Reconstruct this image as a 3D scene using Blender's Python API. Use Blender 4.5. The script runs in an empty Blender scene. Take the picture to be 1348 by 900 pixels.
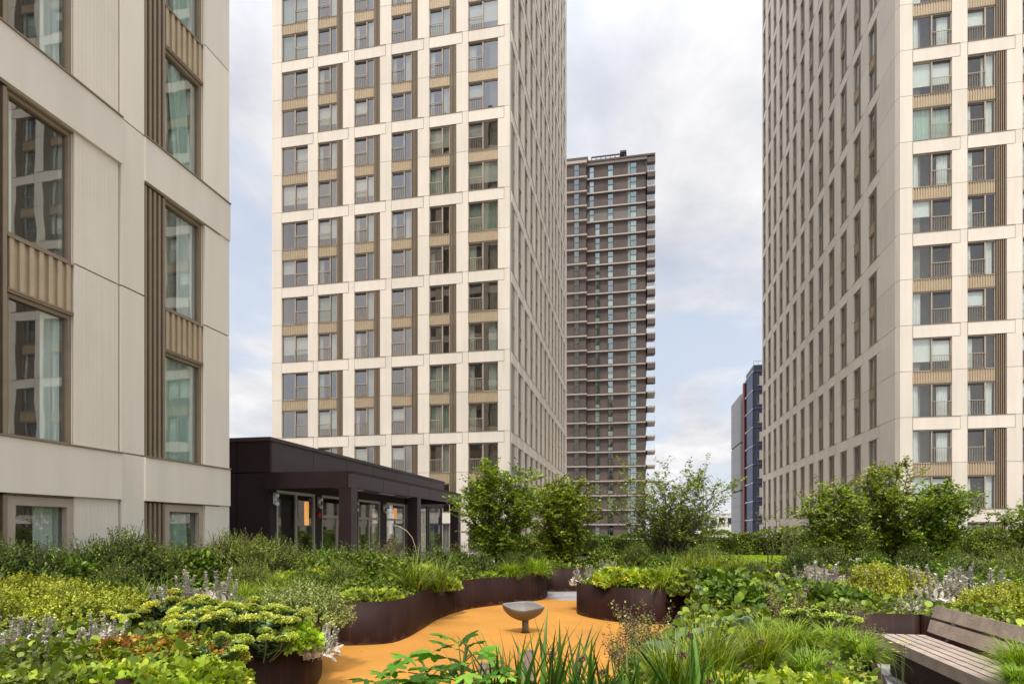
import bpy, math, random
import numpy as np
from mathutils import Matrix, Vector

random.seed(7)
RNG = np.random.default_rng(11)
R = math.radians
SC = bpy.context.scene
COL = SC.collection
EYE = 1.62
YAW = math.atan(161.6 / 800.0)
CA, SA = math.cos(YAW), math.sin(YAW)


def G(px, d):
    """ground plan position of something d metres ahead of the photographer on bearing px"""
    t = (px - 674.0) / 800.0 * d
    return (t * CA - d * SA, t * SA + d * CA)


# ------------------------------------------------------------------ materials
MATS = {}


def nt(name):
    m = bpy.data.materials.new(name)
    m.use_nodes = True
    t = m.node_tree
    MATS[name] = m
    b = t.nodes['Principled BSDF']
    return m, t, b


def N(t, typ, **kw):
    n = t.nodes.new(typ)
    for k, v in kw.items():
        setattr(n, k, v)
    return n


def surface(name, col, rough=0.6, var=0.12, scale=3.0, bump=0.0, bscale=60.0, metal=0.0, spec=0.4, stain=0.0, streak=False, col2=None, island=0.0):
    """base colour with soft procedural wear"""
    m, t, b = nt(name)
    L = t.links.new
    tc = N(t, 'ShaderNodeTexCoord')
    mp = N(t, 'ShaderNodeMapping')
    L(tc.outputs['Object'], mp.inputs['Vector'])
    if streak:
        mp.inputs['Scale'].default_value = (3.0, 3.0, 0.25)
    n1 = N(t, 'ShaderNodeTexNoise')
    n1.inputs['Scale'].default_value = scale
    n1.inputs['Detail'].default_value = 6
    n1.inputs['Roughness'].default_value = 0.6
    L(mp.outputs[0], n1.inputs['Vector'])
    cr = N(t, 'ShaderNodeValToRGB')
    c = np.array(col)
    c2 = np.array(col2) if col2 is not None else c * (1 - 2 * var)
    cr.color_ramp.elements[0].position = 0.3
    cr.color_ramp.elements[1].position = 0.7
    cr.color_ramp.elements[0].color = (*np.clip(c2, 0, 1), 1)
    cr.color_ramp.elements[1].color = (*np.clip(c * (1 + var * 0.5), 0, 1), 1)
    L(n1.outputs['Fac'], cr.inputs[0])
    out = cr.outputs[0]
    if stain:
        n3 = N(t, 'ShaderNodeTexNoise')
        n3.inputs['Scale'].default_value = scale * 0.3
        n3.inputs['Detail'].default_value = 8
        L(tc.outputs['Object'], n3.inputs['Vector'])
        mr = N(t, 'ShaderNodeMapRange')
        mr.inputs[1].default_value = 0.45
        mr.inputs[2].default_value = 0.75
        mr.inputs[3].default_value = 0
        mr.inputs[4].default_value = stain
        L(n3.outputs['Fac'], mr.inputs[0])
        mx = N(t, 'ShaderNodeMix', data_type='RGBA')
        L(mr.outputs[0], mx.inputs[0])
        L(out, mx.inputs[6])
        mx.inputs[7].default_value = (*np.clip(c * 0.5, 0, 1), 1)
        out = mx.outputs[2]
    if island:
        ge = N(t, 'ShaderNodeNewGeometry')
        mi_ = N(t, 'ShaderNodeMapRange')
        mi_.inputs[3].default_value = 1 - island
        mi_.inputs[4].default_value = 1 + island
        L(ge.outputs['Random Per Island'], mi_.inputs[0])
        hv = N(t, 'ShaderNodeHueSaturation')
        L(mi_.outputs[0], hv.inputs['Value'])
        L(out, hv.inputs['Color'])
        out = hv.outputs[0]
    L(out, b.inputs['Base Color'])
    b.inputs['Roughness'].default_value = rough
    b.inputs['Metallic'].default_value = metal
    b.inputs['Specular IOR Level'].default_value = spec
    if bump:
        n2 = N(t, 'ShaderNodeTexNoise')
        n2.inputs['Scale'].default_value = bscale
        n2.inputs['Detail'].default_value = 4
        L(tc.outputs['Object'], n2.inputs['Vector'])
        bp = N(t, 'ShaderNodeBump')
        bp.inputs['Strength'].default_value = bump
        bp.inputs['Distance'].default_value = 0.02
        L(n2.outputs['Fac'], bp.inputs['Height'])
        L(bp.outputs[0], b.inputs['Normal'])
    return m


def leafmat(name, dark, light, third=None, trans=0.35, rough=0.45, spec=0.35, hueobj=0.0):
    """foliage: every leaf takes its own tone between the given real leaf colours"""
    dark = tuple(x * 0.62 for x in dark); light = tuple(min(x * 1.15, 0.8) for x in light)
    third = tuple(min(x * 1.25, 0.85) for x in third) if third else None
    m, t, b = nt(name)
    L = t.links.new
    g = N(t, 'ShaderNodeNewGeometry')
    cr = N(t, 'ShaderNodeValToRGB')
    e = cr.color_ramp.elements
    e[0].position = 0.0
    e[0].color = (*dark, 1)
    e[1].position = 0.85
    e[1].color = (*light, 1)
    if third:
        x = e.new(1.0)
        x.color = (*third, 1)
    L(g.outputs['Random Per Island'], cr.inputs[0])
    tc = N(t, 'ShaderNodeTexCoord')
    n = N(t, 'ShaderNodeTexNoise')
    n.inputs['Scale'].default_value = 3.5
    L(tc.outputs['Object'], n.inputs['Vector'])
    oi = N(t, 'ShaderNodeObjectInfo')
    hs = N(t, 'ShaderNodeHueSaturation')
    mr = N(t, 'ShaderNodeMapRange')
    mr.inputs[1].default_value = 0.3
    mr.inputs[2].default_value = 0.7
    mr.inputs[3].default_value = 0.7
    mr.inputs[4].default_value = 1.3
    L(n.outputs['Fac'], mr.inputs[0])
    L(mr.outputs[0], hs.inputs['Value'])
    mh = N(t, 'ShaderNodeMapRange')
    mh.inputs[3].default_value = 0.485
    mh.inputs[4].default_value = 0.515
    L(oi.outputs['Random'], mh.inputs[0])
    L(mh.outputs[0], hs.inputs['Hue'])
    L(cr.outputs[0], hs.inputs['Color'])
    L(hs.outputs[0], b.inputs['Base Color'])
    b.inputs['Roughness'].default_value = rough
    b.inputs['Specular IOR Level'].default_value = spec
    tr = N(t, 'ShaderNodeBsdfTranslucent')
    hs2 = N(t, 'ShaderNodeHueSaturation')
    hs2.inputs['Value'].default_value = 1.25
    hs2.inputs['Saturation'].default_value = 1.1
    L(hs.outputs[0], hs2.inputs['Color'])
    L(hs2.outputs[0], tr.inputs['Color'])
    mx = N(t, 'ShaderNodeMixShader')
    mx.inputs[0].default_value = trans * 0.75
    L(b.outputs[0], mx.inputs[1])
    L(tr.outputs[0], mx.inputs[2])
    L(mx.outputs[0], t.nodes['Material Output'].inputs['Surface'])
    return m


def glassmat(name, refl, tint, wave=0.0, gloss=(0.88, 0.9, 0.9)):
    """coated window glass: constant coating reflection plus Fresnel, see-through behind"""
    m, t, b = nt(name)
    t.nodes.remove(b)
    L = t.links.new
    gl = N(t, 'ShaderNodeBsdfGlossy')
    gl.inputs['Color'].default_value = (*gloss, 1)
    gl.inputs['Roughness'].default_value = 0.012
    tr = N(t, 'ShaderNodeBsdfTransparent')
    tr.inputs['Color'].default_value = (*tint, 1)
    fr = N(t, 'ShaderNodeFresnel')
    ge = N(t, 'ShaderNodeNewGeometry')      # a thin sheet reflects the same from both sides
    io = N(t, 'ShaderNodeMapRange')
    io.inputs[3].default_value = 1.5
    io.inputs[4].default_value = 1 / 1.5
    L(ge.outputs['Backfacing'], io.inputs[0])
    L(io.outputs[0], fr.inputs['IOR'])
    ad = N(t, 'ShaderNodeMath', operation='ADD', use_clamp=True)
    ad.inputs[1].default_value = refl
    L(fr.outputs[0], ad.inputs[0])
    mx = N(t, 'ShaderNodeMixShader')
    L(ad.outputs[0], mx.inputs[0])
    L(tr.outputs[0], mx.inputs[1])
    L(gl.outputs[0], mx.inputs[2])
    if wave:
        tc = N(t, 'ShaderNodeTexCoord')
        n = N(t, 'ShaderNodeTexNoise')
        n.inputs['Scale'].default_value = 1.3
        n.inputs['Detail'].default_value = 1
        L(tc.outputs['Object'], n.inputs['Vector'])
        bp = N(t, 'ShaderNodeBump')
        bp.inputs['Strength'].default_value = wave
        bp.inputs['Distance'].default_value = 0.02
        L(n.outputs['Fac'], bp.inputs['Height'])
        L(bp.outputs[0], gl.inputs['Normal'])
    L(mx.outputs[0], t.nodes['Material Output'].inputs['Surface'])
    return m


surface('cladding', (0.70, 0.63, 0.525), 0.62, 0.04, 0.8, bump=0.05, bscale=40, stain=0.20, streak=True, island=0.05)
surface('fluted', (0.67, 0.60, 0.50), 0.62, 0.03, 1.0, island=0.02, bump=0.04, bscale=40)
surface('bronze', (0.25, 0.19, 0.125), 0.5, 0.06, 4, metal=0.1)
surface('bronze_light', (0.46, 0.36, 0.235), 0.45, 0.06, 4, metal=0.2)
surface('frame_beige', (0.40, 0.33, 0.25), 0.45, 0.05, 4)
surface('dark_gap', (0.05, 0.042, 0.035), 0.8, 0.05, 4)
surface('interior', (0.34, 0.32, 0.27), 0.9, 0.2, 0.7)
surface('curtain', (0.82, 0.84, 0.80), 0.9, 0.04, 5)
surface('curtain_green', (0.52, 0.64, 0.56), 0.9, 0.05, 5)
surface('pavilion_metal', (0.034, 0.020, 0.020), 0.5, 0.10, 2, bump=0.02, spec=0.2)
surface('pavilion_metal_lit', (0.060, 0.042, 0.042), 0.45, 0.08, 2, spec=0.4)  # lighter copy of the pavilion metal, paints side faces and edges as lit
surface('door_frame', (0.50, 0.43, 0.34), 0.5, 0.04, 3)
surface('white_paint', (0.75, 0.74, 0.72), 0.5, 0.03, 4)
surface('pale_render', (0.62, 0.60, 0.58), 0.7, 0.05, 1)
surface('brick', (0.115, 0.086, 0.073), 0.85, 0.14, 0.35, bump=0.2, bscale=8, col2=(0.075, 0.061, 0.058))
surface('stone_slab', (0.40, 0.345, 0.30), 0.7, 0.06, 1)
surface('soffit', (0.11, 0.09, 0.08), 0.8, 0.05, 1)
surface('louvre_storey', (0.15, 0.135, 0.115), 0.6, 0.06, 1)
surface('blue_panel', (0.035, 0.045, 0.09), 0.3, 0.1, 0.3, spec=0.6)
surface('red_panel', (0.20, 0.055, 0.05), 0.5, 0.06, 0.5)
surface('pale_glass', (0.22, 0.27, 0.25), 0.3, 0.1, 1)
surface('grey_render', (0.30, 0.30, 0.30), 0.7, 0.05, 1)
surface('navy', (0.02, 0.022, 0.04), 0.4, 0.1, 1)
surface('corten', (0.036, 0.0135, 0.009), 0.55, 0.25, 2.2, bump=0.06, bscale=25, spec=0.14, stain=0.5, col2=(0.019, 0.009, 0.008))
surface('soil', (0.055, 0.038, 0.026), 0.95, 0.3, 12, bump=0.8, bscale=60)
surface('timber', (0.49, 0.395, 0.325), 0.7, 0.16, 6, bump=0.3, bscale=40, stain=0.35)
surface('steel', (0.36, 0.34, 0.30), 0.4, 0.05, 4, metal=0.7)
surface('dark_steel', (0.05, 0.045, 0.045), 0.5, 0.05, 4, metal=0.4)
surface('bowl_metal', (0.16, 0.125, 0.09), 0.5, 0.1, 5, metal=0.0, bump=0.05, bscale=80)
surface('bowl_inside', (0.28, 0.265, 0.245), 0.5, 0.06, 5)
surface('post_grey', (0.33, 0.29, 0.26), 0.6, 0.08, 5)
surface('bark', (0.10, 0.075, 0.055), 0.85, 0.2, 14, bump=0.5, bscale=50)
surface('green_stem', (0.12, 0.15, 0.04), 0.6, 0.1, 10)
surface('red_stem', (0.20, 0.09, 0.06), 0.6, 0.1, 10)
surface('willow', (0.13, 0.09, 0.065), 0.8, 0.2, 20)
surface('red_plastic', (0.5, 0.02, 0.02), 0.4, 0.03, 4)
surface('ground', (0.42, 0.39, 0.36), 0.9, 0.08, 0.05, stain=0.2)
glassmat('glass_mid', 0.26, (0.62, 0.64, 0.60), 0.07, (0.78, 0.74, 0.70))
glassmat('glass_right', 0.09, (0.80, 0.84, 0.82), 0.07, (0.85, 0.82, 0.79))
glassmat('glass_left', 0.17, (0.78, 0.84, 0.81), 0.06)
glassmat('glass_clear', 0.12, (0.94, 0.95, 0.94), 0.03)
glassmat('glass_door', 0.10, (0.94, 0.95, 0.94), 0.05)
glassmat('glass_far', 0.26, (0.6, 0.65, 0.62), 0.12, (0.72, 0.82, 0.80))
glassmat('glass_blue', 0.30, (0.10, 0.12, 0.16), 0.0, (0.25, 0.28, 0.36))

# foliage colours (linear albedo)
leafmat('leaf_yellow', (0.14, 0.20, 0.020), (0.50, 0.55, 0.055), (0.72, 0.70, 0.16))
leafmat('leaf_variegated', (0.13, 0.19, 0.035), (0.44, 0.50, 0.13), (0.76, 0.74, 0.38))
leafmat('leaf_lime', (0.17, 0.26, 0.020), (0.42, 0.54, 0.045), (0.58, 0.50, 0.07))
leafmat('leaf_rust', (0.22, 0.085, 0.022), (0.42, 0.20, 0.045), (0.40, 0.36, 0.05))
leafmat('leaf_mid', (0.065, 0.115, 0.014), (0.20, 0.29, 0.030), (0.38, 0.46, 0.06))
leafmat('leaf_dark', (0.045, 0.075, 0.012), (0.14, 0.195, 0.030), (0.34, 0.40, 0.07))
leafmat('leaf_olive', (0.085, 0.115, 0.018), (0.25, 0.31, 0.045), (0.46, 0.48, 0.10))
leafmat('leaf_tree', (0.080, 0.125, 0.012), (0.26, 0.34, 0.028), (0.50, 0.54, 0.06), trans=0.42)
leafmat('leaf_tree_thin', (0.075, 0.115, 0.016), (0.23, 0.29, 0.035), (0.42, 0.45, 0.08), trans=0.35)
leafmat('leaf_grass', (0.09, 0.14, 0.012), (0.29, 0.36, 0.028), (0.48, 0.50, 0.06))
leafmat('leaf_hakone', (0.10, 0.19, 0.014), (0.33, 0.48, 0.035), (0.52, 0.60, 0.08))
leafmat('leaf_iris', (0.030, 0.085, 0.012), (0.10, 0.21, 0.022), (0.19, 0.31, 0.04), trans=0.25)
leafmat('leaf_silver', (0.62, 0.58, 0.47), (0.68, 0.64, 0.54), (0.80, 0.75, 0.66), trans=0.12, rough=0.85, spec=0.1)
leafmat('leaf_glaucous', (0.10, 0.16, 0.08), (0.22, 0.31, 0.18), (0.32, 0.42, 0.26), trans=0.15, rough=0.55)
leafmat('leaf_sedum', (0.09, 0.17, 0.06), (0.18, 0.29, 0.11), (0.24, 0.35, 0.14), trans=0.2)
leafmat('head_sedum', (0.42, 0.54, 0.07), (0.68, 0.76, 0.13), (0.78, 0.82, 0.20), trans=0.2)
leafmat('leaf_fig', (0.08, 0.20, 0.018), (0.17, 0.36, 0.030), (0.30, 0.46, 0.06), trans=0.3)
leafmat('seed_brown', (0.10, 0.055, 0.035), (0.26, 0.17, 0.11), (0.42, 0.30, 0.20), trans=0.1, rough=0.8)
leafmat('petal_coral', (0.75, 0.28, 0.18), (0.85, 0.40, 0.28), None, trans=0.3)
leafmat('petal_yellow', (0.62, 0.50, 0.03), (0.75, 0.62, 0.06), None, trans=0.3)
leafmat('leaf_ground', (0.06, 0.10, 0.014), (0.22, 0.27, 0.028), (0.40, 0.42, 0.06))
leafmat('lawn_blade', (0.20, 0.33, 0.018), (0.38, 0.56, 0.030), (0.50, 0.64, 0.05), trans=0.3)


def make_emit(name, col, s):
    m, t, b = nt(name)
    b.inputs['Base Color'].default_value = (*col, 1)
    b.inputs['Emission Color'].default_value = (*col, 1)
    b.inputs['Emission Strength'].default_value = s


make_emit('lamp_orange', (1.0, 0.42, 0.07), 0.9)
make_emit('lamp_warm', (1.0, 0.75, 0.4), 1.6)


def rubber():
    m, t, b = nt('orange_rubber')
    L = t.links.new
    tc = N(t, 'ShaderNodeTexCoord')
    a = N(t, 'ShaderNodeTexNoise'); a.inputs['Scale'].default_value = 0.6; a.inputs['Detail'].default_value = 8
    f = N(t, 'ShaderNodeTexVoronoi'); f.inputs['Scale'].default_value = 260
    L(tc.outputs['Object'], a.inputs['Vector']); L(tc.outputs['Object'], f.inputs['Vector'])
    cr = N(t, 'ShaderNodeValToRGB')
    cr.color_ramp.elements[0].position = 0.3; cr.color_ramp.elements[0].color = (0.52, 0.235, 0.042, 1)
    cr.color_ramp.elements[1].position = 0.7; cr.color_ramp.elements[1].color = (0.72, 0.335, 0.060, 1)
    L(a.outputs['Fac'], cr.inputs[0])
    mx = N(t, 'ShaderNodeMix', data_type='RGBA', blend_type='MULTIPLY'); mx.inputs[0].default_value = 0.30
    L(cr.outputs[0], mx.inputs[6]); L(f.outputs['Color'], mx.inputs[7])
    # scuffs
    s = N(t, 'ShaderNodeTexNoise'); s.inputs['Scale'].default_value = 5; s.inputs['Detail'].default_value = 10; s.inputs['Roughness'].default_value = 0.7
    L(tc.outputs['Object'], s.inputs['Vector'])
    mr = N(t, 'ShaderNodeMapRange'); mr.inputs[1].default_value = 0.54; mr.inputs[2].default_value = 0.70; mr.inputs[3].default_value = 0; mr.inputs[4].default_value = 0.5
    L(s.outputs['Fac'], mr.inputs[0])
    m2 = N(t, 'ShaderNodeMix', data_type='RGBA'); L(mr.outputs[0], m2.inputs[0]); L(mx.outputs[2], m2.inputs[6]); m2.inputs[7].default_value = (0.40, 0.20, 0.07, 1)
    L(m2.outputs[2], b.inputs['Base Color'])
    b.inputs['Roughness'].default_value = 0.85
    b.inputs['Specular IOR Level'].default_value = 0.25
    bp = N(t, 'ShaderNodeBump'); bp.inputs['Strength'].default_value = 0.4; bp.inputs['Distance'].default_value = 0.004
    L(f.outputs['Distance'], bp.inputs['Height']); L(bp.outputs[0], b.inputs['Normal'])


rubber()


def splash():
    m = MATS['corten']; t = m.node_tree; L = t.links.new; b = t.nodes['Principled BSDF']
    src = b.inputs['Base Color'].links[0].from_socket
    tc = N(t, 'ShaderNodeTexCoord'); sp = N(t, 'ShaderNodeSeparateXYZ'); L(tc.outputs['Object'], sp.inputs[0])
    n = N(t, 'ShaderNodeTexNoise'); n.inputs['Scale'].default_value = 7; n.inputs['Detail'].default_value = 9
    L(tc.outputs['Object'], n.inputs['Vector'])
    a = N(t, 'ShaderNodeMath', operation='MULTIPLY_ADD'); a.inputs[1].default_value = 0.35; a.inputs[2].default_value = -0.10; L(n.outputs['Fac'], a.inputs[0])
    d = N(t, 'ShaderNodeMath', operation='SUBTRACT'); L(a.outputs[0], d.inputs[0]); L(sp.outputs['Z'], d.inputs[1])
    r = N(t, 'ShaderNodeMapRange'); r.inputs[1].default_value = 0.0; r.inputs[2].default_value = 0.06; r.inputs[4].default_value = 0.55; L(d.outputs[0], r.inputs[0])
    mx = N(t, 'ShaderNodeMix', data_type='RGBA'); L(r.outputs[0], mx.inputs[0]); L(src, mx.inputs[6]); mx.inputs[7].default_value = (0.11, 0.065, 0.035, 1)
    # long run marks
    mp = N(t, 'ShaderNodeMapping'); mp.inputs['Scale'].default_value = (9, 9, 0.7); L(tc.outputs['Object'], mp.inputs[0])
    n2 = N(t, 'ShaderNodeTexNoise'); n2.inputs['Scale'].default_value = 2.0; n2.inputs['Detail'].default_value = 6; L(mp.outputs[0], n2.inputs['Vector'])
    r2 = N(t, 'ShaderNodeMapRange'); r2.inputs[1].default_value = 0.55; r2.inputs[2].default_value = 0.75; r2.inputs[4].default_value = 0.4; L(n2.outputs['Fac'], r2.inputs[0])
    m2 = N(t, 'ShaderNodeMix', data_type='RGBA'); L(r2.outputs[0], m2.inputs[0]); L(mx.outputs[2], m2.inputs[6]); m2.inputs[7].default_value = (0.085, 0.035, 0.02, 1)
    L(m2.outputs[2], b.inputs['Base Color'])


splash()


def paving():
    m, t, b = nt('paving')
    L = t.links.new
    tc = N(t, 'ShaderNodeTexCoord')
    br = N(t, 'ShaderNodeTexBrick')
    br.inputs['Scale'].default_value = 1.0
    br.inputs['Color1'].default_value = (0.36, 0.34, 0.33, 1)
    br.inputs['Color2'].default_value = (0.46, 0.44, 0.42, 1)
    br.inputs['Mortar'].default_value = (0.15, 0.14, 0.13, 1)
    br.inputs['Mortar Size'].default_value = 0.008
    br.inputs['Brick Width'].default_value = 0.9
    br.inputs['Row Height'].default_value = 0.3
    L(tc.outputs['Object'], br.inputs['Vector'])
    n = N(t, 'ShaderNodeTexNoise'); n.inputs['Scale'].default_value = 6; n.inputs['Detail'].default_value = 8
    L(tc.outputs['Object'], n.inputs['Vector'])
    mx = N(t, 'ShaderNodeMix', data_type='RGBA', blend_type='MULTIPLY'); mx.inputs[0].default_value = 0.35
    L(br.outputs['Color'], mx.inputs[6]); L(n.outputs['Color'], mx.inputs[7])
    L(mx.outputs[2], b.inputs['Base Color'])
    b.inputs['Roughness'].default_value = 0.75


paving()

# ------------------------------------------------------------------ mesh helpers


class MB:
    def __init__(s):
        s.v, s.f, s.m, s.mats = [], [], [], []

    def mi(s, mat):
        if mat not in s.mats:
            s.mats.append(mat)
        return s.mats.index(mat)

    def box(s, x0, x1, y0, y1, z0, z1, mat):
        if x1 <= x0 or y1 <= y0 or z1 <= z0:
            return
        b = len(s.v)
        s.v += [(x0, y0, z0), (x1, y0, z0), (x1, y1, z0), (x0, y1, z0), (x0, y0, z1), (x1, y0, z1), (x1, y1, z1), (x0, y1, z1)]
        k = s.mi(mat)
        for q in ((0, 3, 2, 1), (4, 5, 6, 7), (0, 1, 5, 4), (1, 2, 6, 5), (2, 3, 7, 6), (3, 0, 4, 7)):
            s.f.append(tuple(b + i for i in q)); s.m.append(k)

    def prism(s, poly, z0, z1, mat):
        b = len(s.v); n = len(poly); k = s.mi(mat)
        s.v += [(p[0], p[1], z0) for p in poly] + [(p[0], p[1], z1) for p in poly]
        s.f.append(tuple(b + n + i for i in range(n))); s.m.append(k)
        s.f.append(tuple(b + i for i in reversed(range(n)))); s.m.append(k)
        for i in range(n):
            j = (i + 1) % n
            s.f.append((b + i, b + j, b + n + j, b + n + i)); s.m.append(k)

    def tube(s, pts, rad, mat, n=6, cap=True):
        k = s.mi(mat); b = len(s.v); P = [Vector(p) for p in pts]
        if not hasattr(rad, '__len__'):
            rad = [rad] * len(P)
        for i, p in enumerate(P):
            d = (P[min(i + 1, len(P) - 1)] - P[max(i - 1, 0)]).normalized()
            u = d.cross(Vector((0.31, 0.2, 0.93)) if abs(d.z) < 0.9 else Vector((1, 0.1, 0))).normalized()
            w = d.cross(u)
            for j in range(n):
                a = 2 * math.pi * j / n
                s.v.append(tuple(p + (u * math.cos(a) + w * math.sin(a)) * rad[i]))
        for i in range(len(P) - 1):
            for j in range(n):
                j2 = (j + 1) % n
                s.f.append((b + i * n + j, b + i * n + j2, b + (i + 1) * n + j2, b + (i + 1) * n + j)); s.m.append(k)
        if cap:
            s.f.append(tuple(b + j for j in reversed(range(n)))); s.m.append(k)
            e = b + (len(P) - 1) * n
            s.f.append(tuple(e + j for j in range(n))); s.m.append(k)

    def quad(s, a, b_, c, d, mat):
        b = len(s.v)
        s.v += [a, b_, c, d]
        s.f.append((b, b + 1, b + 2, b + 3)); s.m.append(s.mi(mat))

    def add(s, o, M=None, dx=0, dz=0):
        b = len(s.v)
        if M is None:
            s.v += [(x + dx, y, z + dz) for x, y, z in o.v]
        else:
            s.v += [tuple(M @ Vector(p)) for p in o.v]
        s.f += [tuple(b + i for i in f) for f in o.f]
        mm = [s.mi(x) for x in o.mats]
        s.m += [mm[i] for i in o.m]

    def mesh(s, name):
        me = bpy.data.meshes.new(name)
        me.from_pydata(s.v, [], s.f)
        for x in s.mats:
            me.materials.append(MATS[x])
        me.polygons.foreach_set('material_index', s.m)
        me.update()
        return me


def put(name, data, parent=None, loc=(0, 0, 0), rz=0.0, smooth=False):
    me = data.mesh(name) if isinstance(data, MB) else data
    o = bpy.data.objects.new(name, me)
    COL.objects.link(o)
    o.parent = parent
    o.location = loc
    o.rotation_euler = (0, 0, rz)
    if smooth:
        me.polygons.foreach_set('use_smooth', [True] * len(me.polygons))
    return o


def tag(o, label=None, cat=None, group=None, kind=None):
    if label: o['label'] = label
    if cat: o['category'] = cat
    if group: o['group'] = group
    if kind: o['kind'] = kind
    return o


def root(name, loc, label, cat, group=None, rz=0.0, scale=1.0):
    o = bpy.data.objects.new(name, None)
    COL.objects.link(o)
    o.location = loc
    o.rotation_euler = (0, 0, rz)
    o.scale = (scale,) * 3 if not hasattr(scale, '__len__') else scale
    o.empty_display_size = 0.3
    return tag(o, label, cat, group)


def copy_tree(o, parent=None):
    c = o.copy()
    COL.objects.link(c)
    c.parent = parent
    for ch in [x for x in SC.objects if x.parent == o]:
        copy_tree(ch, c)
    return c


# ------------------------------------------------------------------ towers
WH = 2.15          # window height in a 3 m storey
G_ = 0.028         # open joint between cladding panels


def curtain_mb(x0, x1, z0, z1, mat, y=0.29, amp=0.03, n=None, skew=0.0):
    mb = MB()
    n = n or max(6, int((x1 - x0) / 0.035))
    b = 0
    for i in range(n + 1):
        x = x0 + (x1 - x0) * i / n
        yy = y + amp * math.sin(i * 1.35) + amp * 0.4 * math.sin(i * 0.53 + 1)
        mb.v += [(x + skew, yy, z0), (x, yy, z1)]
    for i in range(n):
        mb.f.append((2 * i, 2 * i + 2, 2 * i + 3, 2 * i + 1)); mb.m.append(mb.mi(mat))
    return mb


def window_kit(w, split, rail, glass, var, big=False, head_shade=True):
    """frame, glass, railing, curtain pieces of one storey-high window; x along the face, y inward"""
    fr, gl, ra, cu = MB(), MB(), MB(), MB()
    fw = 0.06 if big else 0.05
    y0, y1 = 0.10, 0.20
    fm = 'frame_beige' if not big else 'bronze'
    fr.box(0, fw, y0, y1, 0, WH, fm)
    fr.box(w - fw, w, y0, y1, 0, WH, fm)
    fr.box(fw, w - fw, y0, y1, 0, fw, fm)
    fr.box(fw, w - fw, y0, y1, WH - fw, WH, fm)
    fr.box(0, w, 0.06, y0, -0.03, 0.0, 'bronze')       # sill
    fr.box(0, w, 0.05, y0, WH, WH + 0.03, 'bronze')
    cuts = [fw]
    if split:
        fr.box(split - 0.04, split + 0.04, y0 - 0.03, y1, fw, WH - fw, 'frame_beige')
        cuts += [split - 0.04, split + 0.04]
    cuts += [w - fw]
    for i in range(0, len(cuts), 2):
        gl.quad((cuts[i], 0.16, fw), (cuts[i + 1], 0.16, fw), (cuts[i + 1], 0.16, WH - fw), (cuts[i], 0.16, WH - fw), glass)
    if rail:
        a, b = rail
        if head_shade:
            fr.box(a + fw, b - fw * 0.5, y0 + 0.01, 0.15, WH - fw - 0.13, WH - fw, 'dark_gap')  # dark strip stands in for the shadow under the opening head
        ra.box(a, b, 0.03, 0.07, 0.97, 1.01, 'frame_beige')
        ra.box(a, b, 0.035, 0.065, 0.07, 0.10, 'bronze')
        k = max(3, int((b - a) / 0.13))
        for i in range(k + 1):
            x = a + 0.01 + (b - a - 0.03) * i / k
            ra.box(x, x + 0.018, 0.042, 0.058, 0.10, 0.97, 'frame_beige')
    z0, z1 = 0.04, WH - 0.02
    cm = 'curtain_green' if var in (3, 5) else 'curtain'
    if var == 1:
        cu.add(curtain_mb(0.05, w * 0.25, z0, z1, cm))
    elif var == 2:
        cu.add(curtain_mb(0.05, w * 0.18, z0, z1, cm, skew=0.04)); cu.add(curtain_mb(w * 0.66, w * 0.93, z0, z1, cm))
    elif var == 3:
        cu.add(curtain_mb(0.05, w - 0.05, z0, z1, cm))
    elif var == 4:
        cu.add(curtain_mb(w * 0.55, w - 0.06, z0, z1, cm))
    elif var == 6:
        cu.box(0.06, (split or w) - 0.06, 0.24, 0.245, WH * 0.52, WH - 0.04, 'curtain')
    elif var == 7:
        cu.box(0.06, w - 0.06, 0.24, 0.245, WH * 0.30, WH - 0.04, 'curtain')
    elif var == 5:
        cu.add(curtain_mb(w * 0.3, w * 0.8, z0, z1, cm, skew=0.22 if big else 0))
    return fr, gl, ra, cu


def spandrel_mb(w, h=0.85):
    mb = MB()
    mb.box(0, w, 0.10, 0.16, 0.0, h, 'bronze_light')
    n = max(4, int(w / 0.145))
    for i in range(n):
        x = (i + 0.25) * w / n
        mb.box(x, x + w / n * 0.45, 0.055, 0.10, 0.03, h - 0.03, 'bronze_light')
    mb.box(0, w, 0.04, 0.10, h - 0.03, h, 'bronze')
    mb.box(0, w, 0.04, 0.10, 0, 0.03, 'bronze')
    return mb


def louvre_mb(w, z0, z1, n=5):
    mb = MB()
    mb.box(0, w, 0.17, 0.21, z0, z1, 'dark_gap')
    for i in range(n):
        x = (i + 0.30) * w / n
        mb.box(x, x + w / n * 0.46, 0.02, 0.17, z0, z1, 'bronze')
    return mb


def place(parent, name, kit_keys, kits, items, M, keep):
    """first `keep` items become objects of their own, the rest one part of kind stuff"""
    cache = {}
    names = {'window': ('window', ['glass', 'railing', 'curtain'])}
    for (key, x, z) in items[:keep]:
        if key not in cache:
            k = kits[key]
            cache[key] = [p.mesh(n) if p.v else None for p, n in zip(k, kit_keys)]
        ms = cache[key]
        p = M @ Vector((x, 0, z))
        o = put(name, ms[0], parent, p, M.to_euler().z)
        for me, n in zip(ms[1:], kit_keys[1:]):
            if me:
                put(n, me, o)
    rest = items[keep:]
    if rest:
        mb = MB()
        for (key, x, z) in rest:
            for p in kits[key]:
                mb.add(p, dx=x, dz=z)
        o = put(name, mb, parent, M.to_translation(), M.to_euler().z)
        o['kind'] = 'stuff'


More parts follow.
